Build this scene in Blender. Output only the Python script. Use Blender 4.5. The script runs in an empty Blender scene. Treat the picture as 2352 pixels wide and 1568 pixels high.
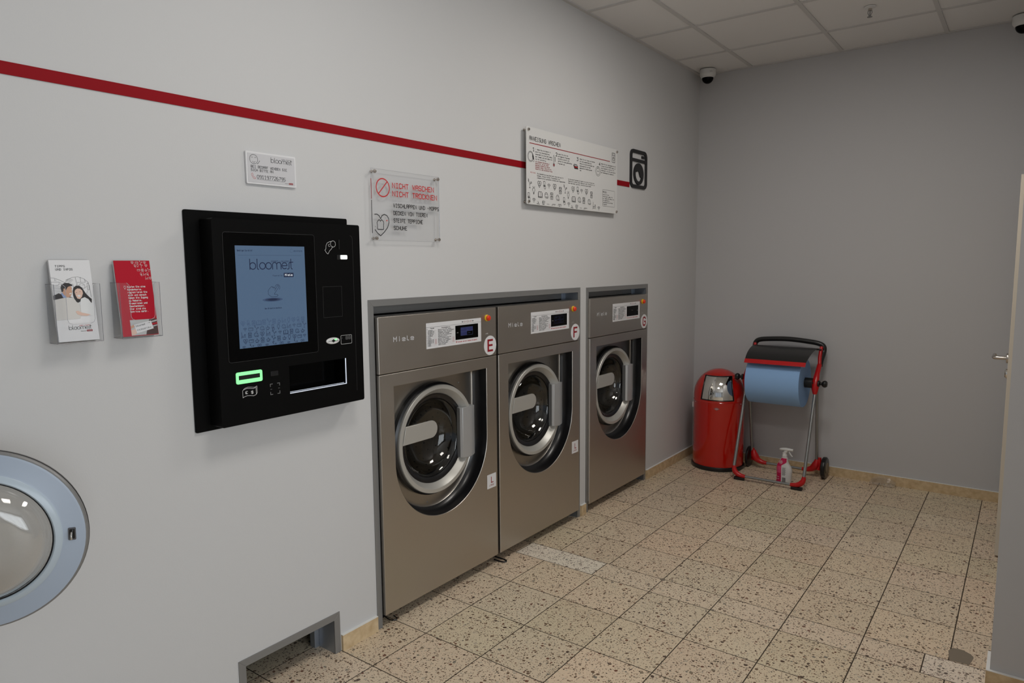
import bpy, math, random
from math import sin, cos, pi, radians, sqrt, atan2
from mathutils import Vector, Matrix
random.seed(7)
sc = bpy.context.scene
C = sc.collection

# ------------------------------------------------------------------ camera
FPX = 1593.74
yaw, pitch, roll = radians(36.7445), radians(-6.3303), radians(-0.4493)
fwd = Vector((-sin(yaw)*cos(pitch), cos(yaw)*cos(pitch), sin(pitch)))
rgt = Vector((cos(yaw), sin(yaw), 0)); up = rgt.cross(fwd)
r2 = rgt*cos(roll) + up*sin(roll); u2 = -rgt*sin(roll) + up*cos(roll)
cd = bpy.data.cameras.new('camera'); cam = bpy.data.objects.new('camera', cd); C.objects.link(cam)
cd.sensor_width = 36.0; cd.lens = FPX*36.0/2352.0; cd.clip_start = 0.05; cd.clip_end = 60
cam.matrix_world = Matrix(((r2.x, u2.x, -fwd.x, 2.1651), (r2.y, u2.y, -fwd.y, 0.0), (r2.z, u2.z, -fwd.z, 1.5583), (0, 0, 0, 1)))
sc.camera = cam

# ------------------------------------------------------------------ world, added daylight and ceiling lamps, exposure
w = bpy.data.worlds.new('world'); sc.world = w; w.use_nodes = True
bg = w.node_tree.nodes['Background']; bg.inputs[0].default_value = (0.80, 0.88, 1.0, 1); bg.inputs[1].default_value = 0.25

def area(name, loc, direction, sx, sy, power, col):
    l = bpy.data.lights.new(name, 'AREA'); l.shape = 'RECTANGLE'; l.size = sx; l.size_y = sy; l.energy = power; l.color = col
    o = bpy.data.objects.new(name, l); C.objects.link(o); o.location = loc
    o.rotation_euler = Vector(direction).to_track_quat('-Z', 'Y').to_euler(); return o
area('added_shop_daylight', (2.75, -2.95, 1.45), (0, 1, 0), 4.2, 2.3, 2, (0.80, 0.90, 1.0))  # daylight panel of the unseen shop window, added for the light
area('added_side_daylight', (5.35, 0.4, 1.45), (-1, 0, 0), 4.5, 2.2, 98, (0.89, 0.95, 1.0))  # main daylight, from a side window made up out of view
ADDED_LAMPS = [(1.332, 1.467), (1.332, 3.327)]  # unseen ceiling lamps, added and powered to get the light right
ADDED_LAMP_W = [12, 19]
sc.view_settings.view_transform = 'Standard'; sc.view_settings.look = 'None'
sc.view_settings.exposure = 0.0; sc.view_settings.gamma = 1.0; sc.view_settings.use_curve_mapping = False

# ------------------------------------------------------------------ materials
def lin(c):
    c = c/255.0
    return c/12.92 if c <= 0.04045 else ((c+0.055)/1.055)**2.4
def rgb(r, g, b): return (lin(r), lin(g), lin(b), 1)
def mat(name, col, rough=0.5, metal=0.0, **kw):
    m = bpy.data.materials.new(name); m.use_nodes = True
    nt = m.node_tree; p = nt.nodes['Principled BSDF']
    p.inputs['Base Color'].default_value = col if len(col) == 4 else (*col, 1)
    p.inputs['Roughness'].default_value = rough; p.inputs['Metallic'].default_value = metal
    for k, v in kw.items():
        if k == 'bump' or k == 'var': continue
        p.inputs[{'trans': 'Transmission Weight', 'ior': 'IOR', 'spec': 'Specular IOR Level', 'coat': 'Coat Weight', 'alpha': 'Alpha',
                  'ecol': 'Emission Color', 'estr': 'Emission Strength', 'aniso': 'Anisotropic'}[k]].default_value = v
    if 'bump' in kw or 'var' in kw:
        tc = nt.nodes.new('ShaderNodeTexCoord'); n = nt.nodes.new('ShaderNodeTexNoise')
        sc_, st = kw.get('bump', (60, 0.0)); n.inputs['Scale'].default_value = sc_; n.inputs['Detail'].default_value = 4
        nt.links.new(tc.outputs['Object'], n.inputs['Vector'])
        if st:
            b = nt.nodes.new('ShaderNodeBump'); b.inputs['Strength'].default_value = st; b.inputs['Distance'].default_value = 0.002
            nt.links.new(n.outputs['Fac'], b.inputs['Height']); nt.links.new(b.outputs[0], p.inputs['Normal'])
        if 'var' in kw:
            s2, c2 = kw['var']; n2 = nt.nodes.new('ShaderNodeTexNoise'); n2.inputs['Scale'].default_value = s2; n2.inputs['Detail'].default_value = 5
            nt.links.new(tc.outputs['Object'], n2.inputs['Vector'])
            r = nt.nodes.new('ShaderNodeValToRGB'); r.color_ramp.elements[0].position = 0.35; r.color_ramp.elements[1].position = 0.68
            r.color_ramp.elements[0].color = p.inputs['Base Color'].default_value; r.color_ramp.elements[1].color = c2
            nt.links.new(n2.outputs['Fac'], r.inputs[0]); nt.links.new(r.outputs[0], p.inputs['Base Color'])
    return m
M = {}
M['wall'] = mat('grey_wall_paint', (0.56, 0.56, 0.56), 0.75, bump=(220, 0.10))
M['wallb'] = mat('rear_grey_wall_paint', (0.50, 0.50, 0.51), 0.75, bump=(220, 0.10))
M['ceil'] = mat('ceiling_board', (0.74, 0.73, 0.72), 0.9, bump=(400, 0.15))
M['tbar'] = mat('ceiling_grid_metal', (0.56, 0.55, 0.54), 0.6)
M['stone'] = mat('limestone', rgb(210, 188, 152), 0.45, bump=(150, 0.1), var=(30, rgb(186, 160, 122)))
M['caulk'] = mat('white_caulk', (0.72, 0.72, 0.70), 0.6)
M['black'] = mat('black_coated_metal', (0.0035, 0.0035, 0.0035), 0.45, bump=(900, 0.05), spec=0.06)
M['blackm'] = mat('black_matt_plastic', (0.006, 0.006, 0.006), 0.6, spec=0.3)
M['gloss'] = mat('glossy_black_panel', (0.002, 0.002, 0.002), 0.15, spec=0.07)
M['rubber'] = mat('black_rubber', (0.006, 0.006, 0.007), 0.28, spec=0.5)
M['zinc'] = mat('grey_powder_coated_steel', (0.235, 0.235, 0.232), 0.42, 0.35)
M['galv'] = mat('galvanised_steel', (0.40, 0.44, 0.50), 0.38, 0.8)
M['dark'] = mat('service_room_shade', (0.03, 0.03, 0.03), 0.9)  # near-black colour stands in for the lack of light in there
M['red'] = mat('red_stripe_paint', (0.25, 0.001, 0.006), 0.6, spec=0.15)
M['white'] = mat('white_print', (0.70, 0.70, 0.71), 0.4)
M['signw'] = mat('white_sign_board', (0.63, 0.63, 0.62), 0.35)
M['alu'] = mat('silver_sign_plate', (0.62, 0.62, 0.64), 0.32, 0.25)
M['ink'] = mat('black_ink', (0.012, 0.012, 0.014), 0.6)
M['inkg'] = mat('grey_ink', (0.10, 0.10, 0.11), 0.6)
M['inkr'] = mat('red_ink', (0.48, 0.012, 0.015), 0.5)
M['inkd'] = mat('dark_red_ink', (0.27, 0.003, 0.010), 0.5)
M['inkw'] = mat('white_ink', (0.62, 0.62, 0.62), 0.5)
M['inkf'] = mat('faint_panel_line', (0.035, 0.035, 0.035), 0.5)
M['inkt'] = mat('panel_grey_ink', (0.16, 0.16, 0.16), 0.5)
M['redpl'] = mat('red_plastic', (0.50, 0.006, 0.008), 0.28)
M['redmet'] = mat('red_lacquered_steel', (0.50, 0.006, 0.001), 0.16, coat=0.6)
M['blackpl'] = mat('black_plastic', (0.008, 0.008, 0.008), 0.35)
M['steelt'] = mat('grey_steel_tube', (0.30, 0.31, 0.31), 0.34, 0.75)
M['chrome'] = mat('chrome', (0.80, 0.79, 0.76), 0.06, 1.0)
M['paper'] = mat('blue_tissue_paper', (0.28, 0.48, 0.80), 0.85, bump=(300, 0.25))
M['paperd'] = mat('blue_tissue_layers', (0.22, 0.38, 0.66), 0.9)
M['card'] = mat('cardboard_core', (0.25, 0.2, 0.14), 0.8)
def clear(name, tint, rough=0.03, ior=1.45, gain=1.0):
    m = bpy.data.materials.new(name); m.use_nodes = True; nt = m.node_tree; N = nt.nodes; L = nt.links
    N.remove(N['Principled BSDF']); t_ = N.new('ShaderNodeBsdfTransparent'); t_.inputs[0].default_value = (*tint, 1)
    g_ = N.new('ShaderNodeBsdfGlossy'); g_.inputs['Roughness'].default_value = rough; g_.inputs['Color'].default_value = (1, 1, 1, 1)
    lw = N.new('ShaderNodeLayerWeight'); pw_ = N.new('ShaderNodeMath'); pw_.operation = 'POWER'; pw_.inputs[1].default_value = 5.0
    L.new(lw.outputs['Facing'], pw_.inputs[0]); f = N.new('ShaderNodeMath'); f.operation = 'MULTIPLY_ADD'; L.new(pw_.outputs[0], f.inputs[0])
    f0 = ((ior-1)/(ior+1))**2; f.inputs[1].default_value = 1-f0; f.inputs[2].default_value = f0
    mu = N.new('ShaderNodeMath'); mu.operation = 'MULTIPLY'; mu.inputs[1].default_value = gain; mu.use_clamp = True
    x = N.new('ShaderNodeMixShader'); L.new(f.outputs[0], mu.inputs[0]); L.new(mu.outputs[0], x.inputs[0]); L.new(t_.outputs[0], x.inputs[1]); L.new(g_.outputs[0], x.inputs[2])
    L.new(x.outputs[0], N['Material Output'].inputs['Surface']); return m
M['glass'] = clear('clear_acrylic', (0.985, 0.987, 0.990), 0.03, 1.45, 0.8)
M['aedge'] = mat('acrylic_edge_light', (0.50, 0.51, 0.55), 0.2, alpha=0.75)  # pale strips paint the light caught in clear acrylic edges
M['aedged'] = mat('acrylic_edge_shade', (0.16, 0.16, 0.19), 0.2, alpha=0.7)  # dark strips paint the darker look of clear edges against the light
M['bowl'] = clear('clear_glass_bowl', (0.95, 0.95, 0.94), 0.03, 1.5, 1.6)
M['tglass'] = clear('door_glass', (0.80, 0.80, 0.78), 0.02, 1.5, 1.0)
M['ringg'] = mat('door_ring_cast_aluminium', (0.50, 0.49, 0.455), 0.40, 0.45)
M['hingeg'] = mat('silver_painted_hinge', (0.47, 0.48, 0.49), 0.38, 0.5)
M['bluegrey'] = mat('blue_grey_plastic', (0.40, 0.47, 0.57), 0.35)
M['bluerim'] = mat('light_inner_rim_plastic', (0.47, 0.55, 0.62), 0.22)
M['whitepl'] = mat('white_plastic', (0.66, 0.66, 0.65), 0.4)
M['magenta'] = mat('magenta_label', (0.50, 0.004, 0.07), 0.35)
M['pink'] = mat('pink_label', (0.62, 0.06, 0.17), 0.35)
M['yellow'] = mat('yellow_collar', (0.75, 0.48, 0.02), 0.4)
M['ored'] = mat('orange_red_button', (0.75, 0.035, 0.005), 0.35)
M['cream'] = mat('cream_door_paint', (0.60, 0.54, 0.45), 0.45)
M['brass'] = mat('brushed_nickel', (0.52, 0.48, 0.44), 0.25, 1.0)
M['grout'] = mat('dark_grout', (0.055, 0.038, 0.024), 0.9)
M['mortar'] = mat('grey_mortar_patch', (0.20, 0.165, 0.125), 0.9)
M['film'] = mat('clear_plastic_film', (0.9, 0.9, 0.9), 0.08, trans=0.9, ior=1.2)
M['skin'] = mat('printed_skin', (0.52, 0.30, 0.20), 0.4)
M['skin2'] = mat('printed_light_skin', (0.68, 0.47, 0.38), 0.4)
M['hair'] = mat('printed_dark_hair', (0.015, 0.010, 0.010), 0.4)
M['shirt'] = mat('printed_blue_collar', (0.25, 0.33, 0.55), 0.4)
M['knit'] = mat('printed_white_sweater', (0.60, 0.585, 0.56), 0.5)
M['knit2'] = mat('printed_pale_sweater', (0.69, 0.70, 0.70), 0.5)
M['dkred'] = mat('brochure_red', (0.42, 0.003, 0.018), 0.45, spec=0.2)
M['brown'] = mat('printed_dark_brown', (0.05, 0.015, 0.012), 0.4)
M['pgrey'] = mat('printed_pale_grey', (0.45, 0.46, 0.46), 0.4)
M['screen'] = mat('kiosk_screen_glow', (0.01, 0.012, 0.016), 0.25, ecol=(0.062, 0.108, 0.180, 1), estr=1.0)
M['sink'] = mat('screen_dark_graphic', (0.004, 0.006, 0.02), 0.3, ecol=(0.004, 0.010, 0.03, 1), estr=1.0)
M['sinkl'] = mat('screen_soft_graphic', (0.01, 0.01, 0.02), 0.3, ecol=(0.035, 0.065, 0.125, 1), estr=1.0)
M['sinkm'] = mat('screen_mid_graphic', (0.01, 0.01, 0.02), 0.3, ecol=(0.015, 0.03, 0.065, 1), estr=1.0)
M['swhite'] = mat('screen_white_text', (0.3, 0.3, 0.3), 0.3, ecol=(0.5, 0.55, 0.6, 1), estr=0.9)
M['green'] = mat('green_lit_slot', (0.1, 0.5, 0.15), 0.4, ecol=(0.30, 1.0, 0.38, 1), estr=0.95)
M['led'] = mat('white_led_edge', (0.5, 0.5, 0.5), 0.4, ecol=(0.72, 0.82, 1.0, 1), estr=0.55)
M['ledw'] = mat('white_lit_button', (0.8, 0.8, 0.8), 0.4, ecol=(1, 1, 1, 1), estr=0.5)
M['addlamp'] = mat('added_lamp_diffuser', (0.8, 0.8, 0.8), 0.5, ecol=(1.0, 0.90, 0.78, 1), estr=1.0)  # glow of the added ceiling lamps
M['dispb'] = mat('display_blue_glow', (0.005, 0.005, 0.02), 0.2, ecol=(0.012, 0.016, 0.06, 1), estr=1.0)
M['displ'] = mat('display_line_glow', (0.01, 0.01, 0.02), 0.2, ecol=(0.06, 0.08, 0.16, 1), estr=1.0)

def steel(name, col, rough, stretch):
    m = mat(name, col, rough, 1.0); nt = m.node_tree; p = nt.nodes['Principled BSDF']
    tc = nt.nodes.new('ShaderNodeTexCoord'); mp = nt.nodes.new('ShaderNodeMapping'); mp.inputs['Scale'].default_value = stretch
    n = nt.nodes.new('ShaderNodeTexNoise'); n.inputs['Scale'].default_value = 1; n.inputs['Detail'].default_value = 3
    nt.links.new(tc.outputs['Object'], mp.inputs[0]); nt.links.new(mp.outputs[0], n.inputs['Vector'])
    b = nt.nodes.new('ShaderNodeBump'); b.inputs['Strength'].default_value = 0.12; b.inputs['Distance'].default_value = 0.001
    nt.links.new(n.outputs['Fac'], b.inputs['Height']); nt.links.new(b.outputs[0], p.inputs['Normal'])
    n2 = nt.nodes.new('ShaderNodeTexNoise'); n2.inputs['Scale'].default_value = 3.5; n2.inputs['Detail'].default_value = 2
    nt.links.new(tc.outputs['Object'], n2.inputs['Vector'])
    mr = nt.nodes.new('ShaderNodeMapRange'); mr.inputs[3].default_value = rough-0.05; mr.inputs[4].default_value = rough+0.09
    nt.links.new(n2.outputs['Fac'], mr.inputs[0]); nt.links.new(mr.outputs[0], p.inputs['Roughness'])
    return m
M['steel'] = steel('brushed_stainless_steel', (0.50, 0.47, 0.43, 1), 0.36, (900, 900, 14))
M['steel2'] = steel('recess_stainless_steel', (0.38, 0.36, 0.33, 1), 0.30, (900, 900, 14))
M['drum'] = mat('drum_steel', (0.36, 0.31, 0.26), 0.35, 0.9)

def terrazzo():
    m = bpy.data.materials.new('terrazzo_tile'); m.use_nodes = True; nt = m.node_tree; N = nt.nodes; L = nt.links
    p = N['Principled BSDF']; tc = N.new('ShaderNodeTexCoord')
    at = N.new('ShaderNodeAttribute'); at.attribute_name = 'tint'
    def noise(scale, det=3):
        n = N.new('ShaderNodeTexNoise'); n.inputs['Scale'].default_value = scale; n.inputs['Detail'].default_value = det
        L.new(tc.outputs['Object'], n.inputs['Vector']); return n
    def mix(fac, a, b):
        x = N.new('ShaderNodeMix'); x.data_type = 'RGBA'
        if isinstance(fac, float): x.inputs[0].default_value = fac
        else: L.new(fac, x.inputs[0])
        for s, v in ((x.inputs[6], a), (x.inputs[7], b)):
            if isinstance(v, tuple): s.default_value = v
            else: L.new(v, s)
        return x.outputs[2]
    def math_(op, a, b):
        x = N.new('ShaderNodeMath'); x.operation = op
        for s, v in ((x.inputs[0], a), (x.inputs[1], b)):
            if isinstance(v, (int, float)): s.default_value = v
            else: L.new(v, s)
        return x.outputs[0]
    dn = noise(70, 2)
    add = N.new('ShaderNodeVectorMath'); add.operation = 'MULTIPLY_ADD'
    L.new(dn.outputs['Color'], add.inputs[0]); add.inputs[1].default_value = (0.008, 0.008, 0); L.new(tc.outputs['Object'], add.inputs[2])
    big = noise(1.6, 2)
    sep = N.new('ShaderNodeSeparateColor'); L.new(at.outputs['Color'], sep.inputs[0])
    base = mix(sep.outputs[0], (0.66, 0.575, 0.405, 1), (0.69, 0.55, 0.405, 1))
    rp = N.new('ShaderNodeMapRange'); rp.inputs[1].default_value = 0.4; rp.inputs[2].default_value = 0.65; L.new(big.outputs['Fac'], rp.inputs[0])
    base = mix(math_('MULTIPLY', rp.outputs[0], 0.45), base, (0.68, 0.51, 0.37, 1))
    fine = noise(260, 3); rf = N.new('ShaderNodeMapRange'); rf.inputs[1].default_value = 0.42; rf.inputs[2].default_value = 0.62
    L.new(fine.outputs['Fac'], rf.inputs[0]); base = mix(math_('MULTIPLY', rf.outputs[0], 0.22), base, (0.50, 0.40, 0.28, 1))
    def chips(scale, rad, keep, ramp, base):
        v = N.new('ShaderNodeTexVoronoi'); v.voronoi_dimensions = '2D'; v.inputs['Scale'].default_value = scale; L.new(add.outputs[0], v.inputs['Vector'])
        s = N.new('ShaderNodeSeparateColor'); L.new(v.outputs['Color'], s.inputs[0])
        rr = math_('MULTIPLY', s.outputs[1], rad)
        inside = math_('LESS_THAN', v.outputs['Distance'], rr)
        k = math_('GREATER_THAN', s.outputs[0], keep)
        f = math_('MULTIPLY', inside, k)
        cr = N.new('ShaderNodeValToRGB'); cr.color_ramp.interpolation = 'CONSTANT'
        for i, (pos, col) in enumerate(ramp):
            e = cr.color_ramp.elements[i] if i < 2 else cr.color_ramp.elements.new(pos)
            e.position = pos; e.color = col
        L.new(s.outputs[2], cr.inputs[0])
        return mix(f, base, cr.outputs[0])
    R = [(0.0, (0.16, 0.10, 0.06, 1)), (0.25, (0.10, 0.065, 0.045, 1)), (0.45, (0.23, 0.18, 0.12, 1)), (0.62, (0.48, 0.41, 0.31, 1)), (0.80, (0.17, 0.075, 0.045, 1)), (0.92, (0.20, 0.18, 0.14, 1))]
    base = chips(190, 0.55, 0.62, R, base)
    base = chips(95, 0.46, 0.66, R, base)
    base = chips(46, 0.36, 0.72, R, base)
    br = math_('ADD', math_('MULTIPLY', sep.outputs[1], 0.30), 0.85)
    hsv = N.new('ShaderNodeHueSaturation'); L.new(br, hsv.inputs['Value']); L.new(base, hsv.inputs['Color'])
    sat = math_('SUBTRACT', 1.08, math_('MULTIPLY', sep.outputs[2], 0.5)); L.new(sat, hsv.inputs['Saturation'])
    L.new(hsv.outputs[0], p.inputs['Base Color']); p.inputs['Roughness'].default_value = 0.42; p.inputs['Specular IOR Level'].default_value = 0.4
    return m
M['floor'] = terrazzo()

# ------------------------------------------------------------------ geometry helpers
class G:
    def __init__(s): s.v = []; s.f = []; s.m = []; s.mats = []
    def mi(s, m):
        if m not in s.mats: s.mats.append(m)
        return s.mats.index(m)
    def add(s, vs, fs, m):
        b = len(s.v); s.v += [tuple(v) for v in vs]; k = s.mi(m)
        for f in fs: s.f.append([b+i for i in f]); s.m.append(k)
    def box(s, x0, x1, y0, y1, z0, z1, m):
        s.add([(x0, y0, z0), (x1, y0, z0), (x1, y1, z0), (x0, y1, z0), (x0, y0, z1), (x1, y0, z1), (x1, y1, z1), (x0, y1, z1)],
              [(0, 3, 2, 1), (4, 5, 6, 7), (0, 1, 5, 4), (1, 2, 6, 5), (2, 3, 7, 6), (3, 0, 4, 7)], m); return s
    def prism(s, poly, mp, h0, h1, m, cap0=True, cap1=True):
        n = len(poly); vs = [mp(a, b, h0) for a, b in poly] + [mp(a, b, h1) for a, b in poly]
        fs = [(i, (i+1) % n, n+(i+1) % n, n+i) for i in range(n)]
        if cap0: fs.append(tuple(range(n-1, -1, -1)))
        if cap1: fs.append(tuple(range(n, 2*n)))
        s.add(vs, fs, m); return s
    def rings(s, rs, m, closed=True, cap0=False, cap1=False):
        n = len(rs[0]); vs = [p for r in rs for p in r]; fs = []
        for k in range(len(rs)-1):
            for i in range(n if closed else n-1):
                j = (i+1) % n; fs.append((k*n+i, k*n+j, (k+1)*n+j, (k+1)*n+i))
        if cap0: fs.append(tuple(range(n-1, -1, -1)))
        if cap1: fs.append(tuple((len(rs)-1)*n+i for i in range(n)))
        s.add(vs, fs, m); return s
    def lathe(s, prof, o, axis, m, n=32, cap0=False, cap1=False):
        a = Vector(axis).normalized(); t = Vector((0, 0, 1)) if abs(a.z) < 0.9 else Vector((1, 0, 0))
        u = a.cross(t).normalized(); v = a.cross(u); o = Vector(o)
        rs = [[tuple(o + a*h + (u*cos(2*pi*i/n)+v*sin(2*pi*i/n))*r) for i in range(n)] for r, h in prof]
        return s.rings(rs, m, True, cap0, cap1)
    def cyl(s, o, axis, r, h, m, n=24): return s.lathe([(r, 0), (r, h)], o, axis, m, n, True, True)
    def tube(s, pts, r, m, n=10, cap=True, sy=1.0):
        P = [Vector(p) for p in pts]; rs = []; prev = None
        for i, p in enumerate(P):
            d = (P[min(i+1, len(P)-1)] - P[max(i-1, 0)]).normalized()
            if prev is None:
                t = Vector((0, 0, 1)) if abs(d.z) < 0.9 else Vector((0, 1, 0)); u = d.cross(t).normalized()
            else: u = (prev - d*prev.dot(d)).normalized()
            prev = u; v = d.cross(u); rr = r[i] if isinstance(r, (list, tuple)) else r
            rs.append([tuple(p + u*cos(2*pi*k/n)*rr + v*sin(2*pi*k/n)*rr*sy) for k in range(n)])
        return s.rings(rs, m, True, cap, cap)
    def build(s, name, parent=None, smooth=True, bevel=0.0, angle=35, tints=None):
        me = bpy.data.meshes.new(name); me.from_pydata(s.v, [], s.f)
        for m in s.mats: me.materials.append(M[m] if isinstance(m, str) else m)
        me.polygons.foreach_set('material_index', s.m)
        if smooth:
            me.polygons.foreach_set('use_smooth', [True]*len(me.polygons)); me.set_sharp_from_angle(angle=radians(angle))
        me.update()
        o = bpy.data.objects.new(name, me); C.objects.link(o)
        if parent: o.parent = parent
        if bevel:
            b = o.modifiers.new('edge', 'BEVEL'); b.width = bevel; b.segments = 2; b.limit_method = 'ANGLE'; b.angle_limit = radians(50)
        return o
def rrect(u0, v0, u1, v1, r, n=5):
    out = []
    for cx, cy, a0 in ((u1-r, v1-r, 0), (u0+r, v1-r, 90), (u0+r, v0+r, 180), (u1-r, v0+r, 270)):
        for k in range(n+1):
            a = radians(a0+90*k/n); out.append((cx+r*cos(a), cy+r*sin(a)))
    return out
def wallmap(X): return lambda u, v, h: (X+h, u, v)      # u along the wall (+y), v up, h out of the wall
def thing(name, label, cat, loc=(0, 0, 0), rotz=0, group=None):
    o = bpy.data.objects.new(name, None); C.objects.link(o); o.location = loc; o.rotation_euler = (0, 0, rotz); o.empty_display_size = 0.05
    o['label'] = label; o['category'] = cat
    if group: o['group'] = group
    return o
def tag(o, label, cat, group=None):
    o['label'] = label; o['category'] = cat
    if group: o['group'] = group
    return o
def struct(o): o['kind'] = 'structure'; return o

# ---- flat printing: strokes laid on a plane through a map (u, v, h) -> point
class Ink:
    def __init__(s, mp, h=0.0006): s.g = G(); s.mp = mp; s.h = h
    def poly(s, pts, m, dh=0.0, thick=0.0):
        if thick: s.g.prism(pts, s.mp, s.h+dh, s.h+dh+thick, m)
        else: s.g.add([s.mp(a, b, s.h+dh) for a, b in pts], [tuple(range(len(pts)))], m)
    def line(s, pts, w, m, dh=0.0, thick=0.0, ends=0.5):
        P = [pts[0]]
        for p in pts[1:]:
            if math.hypot(p[0]-P[-1][0], p[1]-P[-1][1]) > 1e-7: P.append(p)
        n = len(P)
        if n < 2: return
        closed = n > 3 and math.hypot(P[0][0]-P[-1][0], P[0][1]-P[-1][1]) < 1e-6
        if closed: P = P[:-1]; n -= 1
        s.k = (getattr(s, 'k', 0)+1) % 6; dh += s.k*1.2e-5
        D = []
        for i in range(n if closed else n-1):
            p, q = P[i], P[(i+1) % n]; l = math.hypot(q[0]-p[0], q[1]-p[1]); D.append(((q[0]-p[0])/l, (q[1]-p[1])/l))
        L_, R_ = [], []
        for i in range(n):
            d0 = D[i-1] if (closed or i > 0) else D[0]; d1 = D[i] if (closed or i < n-1) else D[-1]
            nx, ny = -(d0[1]+d1[1]), d0[0]+d1[0]; l = math.hypot(nx, ny) or 1.0; nx, ny = nx/l, ny/l
            c = max(0.45, nx*-d0[1]+ny*d0[0]); k = w/2/c; x, y = P[i]
            if not closed and i == 0: x -= d1[0]*w/2*ends; y -= d1[1]*w/2*ends
            if not closed and i == n-1: x += d0[0]*w/2*ends; y += d0[1]*w/2*ends
            L_.append((x+nx*k, y+ny*k)); R_.append((x-nx*k, y-ny*k))
        if closed: L_.append(L_[0]); R_.append(R_[0]); n += 1
        if thick:
            for i in range(n-1): s.poly([R_[i], R_[i+1], L_[i+1], L_[i]], m, dh, thick)
        else:
            vs = [s.mp(u, v, s.h+dh) for u, v in R_]+[s.mp(u, v, s.h+dh) for u, v in L_]
            s.g.add(vs, [(i, i+1, n+i+1, n+i) for i in range(n-1)], m)
    def circ(s, u, v, r, w, m, a0=0, a1=360, n=20, ry=None, dh=0.0, thick=0.0):
        ry = ry or r
        s.line([(u+r*cos(radians(a0+(a1-a0)*k/n)), v+ry*sin(radians(a0+(a1-a0)*k/n))) for k in range(n+1)], w, m, dh, thick, ends=0.12)
    def band(s, outer, inner, m, thick, dh=0.0):
        a, b = s.h+dh, s.h+dh+thick
        s.g.rings([[s.mp(u, v, a) for u, v in outer], [s.mp(u, v, b) for u, v in outer], [s.mp(u, v, b) for u, v in inner], [s.mp(u, v, a) for u, v in inner]], m)
    def disc(s, u, v, r, m, ry=None, dh=0.0, n=20):
        ry = ry or r; s.poly([(u+r*cos(2*pi*k/n), v+ry*sin(2*pi*k/n)) for k in range(n)], m, dh)
    def rect(s, u0, v0, u1, v1, m, dh=0.0): s.poly([(u0, v0), (u1, v0), (u1, v1), (u0, v1)], m, dh)
    def text(s, t, u, v, h, m, width=None, w=None, adv=None, dh=0.0):
        """single-stroke lettering: baseline start (u, v), cap height h"""
        k = h/6.0; a = (adv or 5.6); n = len(t)
        kx = k*0.92
        if width: kx = width/(a*n - (a-4))
        w = w or h*0.13
        for i, ch in enumerate(t):
            for st in FONT.get(ch, '').split('|'):
                pts = [(u+(i*a+int(q[0]))*kx, v+(int(q[1])-2)*k) for q in st.split()]
                if len(pts) > 1: s.line(pts, w, m, dh)
    def logo(s, u, v, width, m, w=None, sub=None):
        k = width/31.0; w = w or 0.75*k
        L = lambda *p: s.line([(u+a*k, v+b*k) for a, b in p], w, m)
        A = lambda x, y, r, a0, a1: s.circ(u+x*k, v+y*k, r*k, w, m, a0, a1, 18)
        L((0.3, 0), (0.3, 6.3)); A(2.3, 2.1, 2.0, 0, 360)
        L((5.3, 6.3), (5.3, 1.0)); A(6.3, 1.0, 1.0, 180, 270)
        A(8.9, 2.1, 2.0, 0, 360); A(13.2, 2.1, 2.0, 0, 360)
        L((16.0, 0), (16.0, 2.9)); A(17.5, 2.7, 1.5, 0, 180); L((19.0, 0), (19.0, 2.7)); A(20.5, 2.7, 1.5, 0, 180); L((22.0, 0), (22.0, 2.7))
        A(24.6, 2.1, 1.9, 0, 315); L((22.7, 2.1), (26.5, 2.1))
        A(27.0, 0.9, 0.9, 240, 360); L((27.9, 0.9), (27.9, 3.2)); A(28.8, 3.2, 0.9, 60, 180)
        L((29.4, 6.3), (29.4, 1.0)); A(30.4, 1.0, 1.0, 180, 270); L((28.6, 4.3), (31.0, 4.3))
        if sub: s.text('SMART LAUNDRY', u+15.6*k, v+4.9*k, 1.1*k, sub, width=13.0*k)
    def build(s, name, parent): return s.g.build(name, parent, smooth=False)
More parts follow.
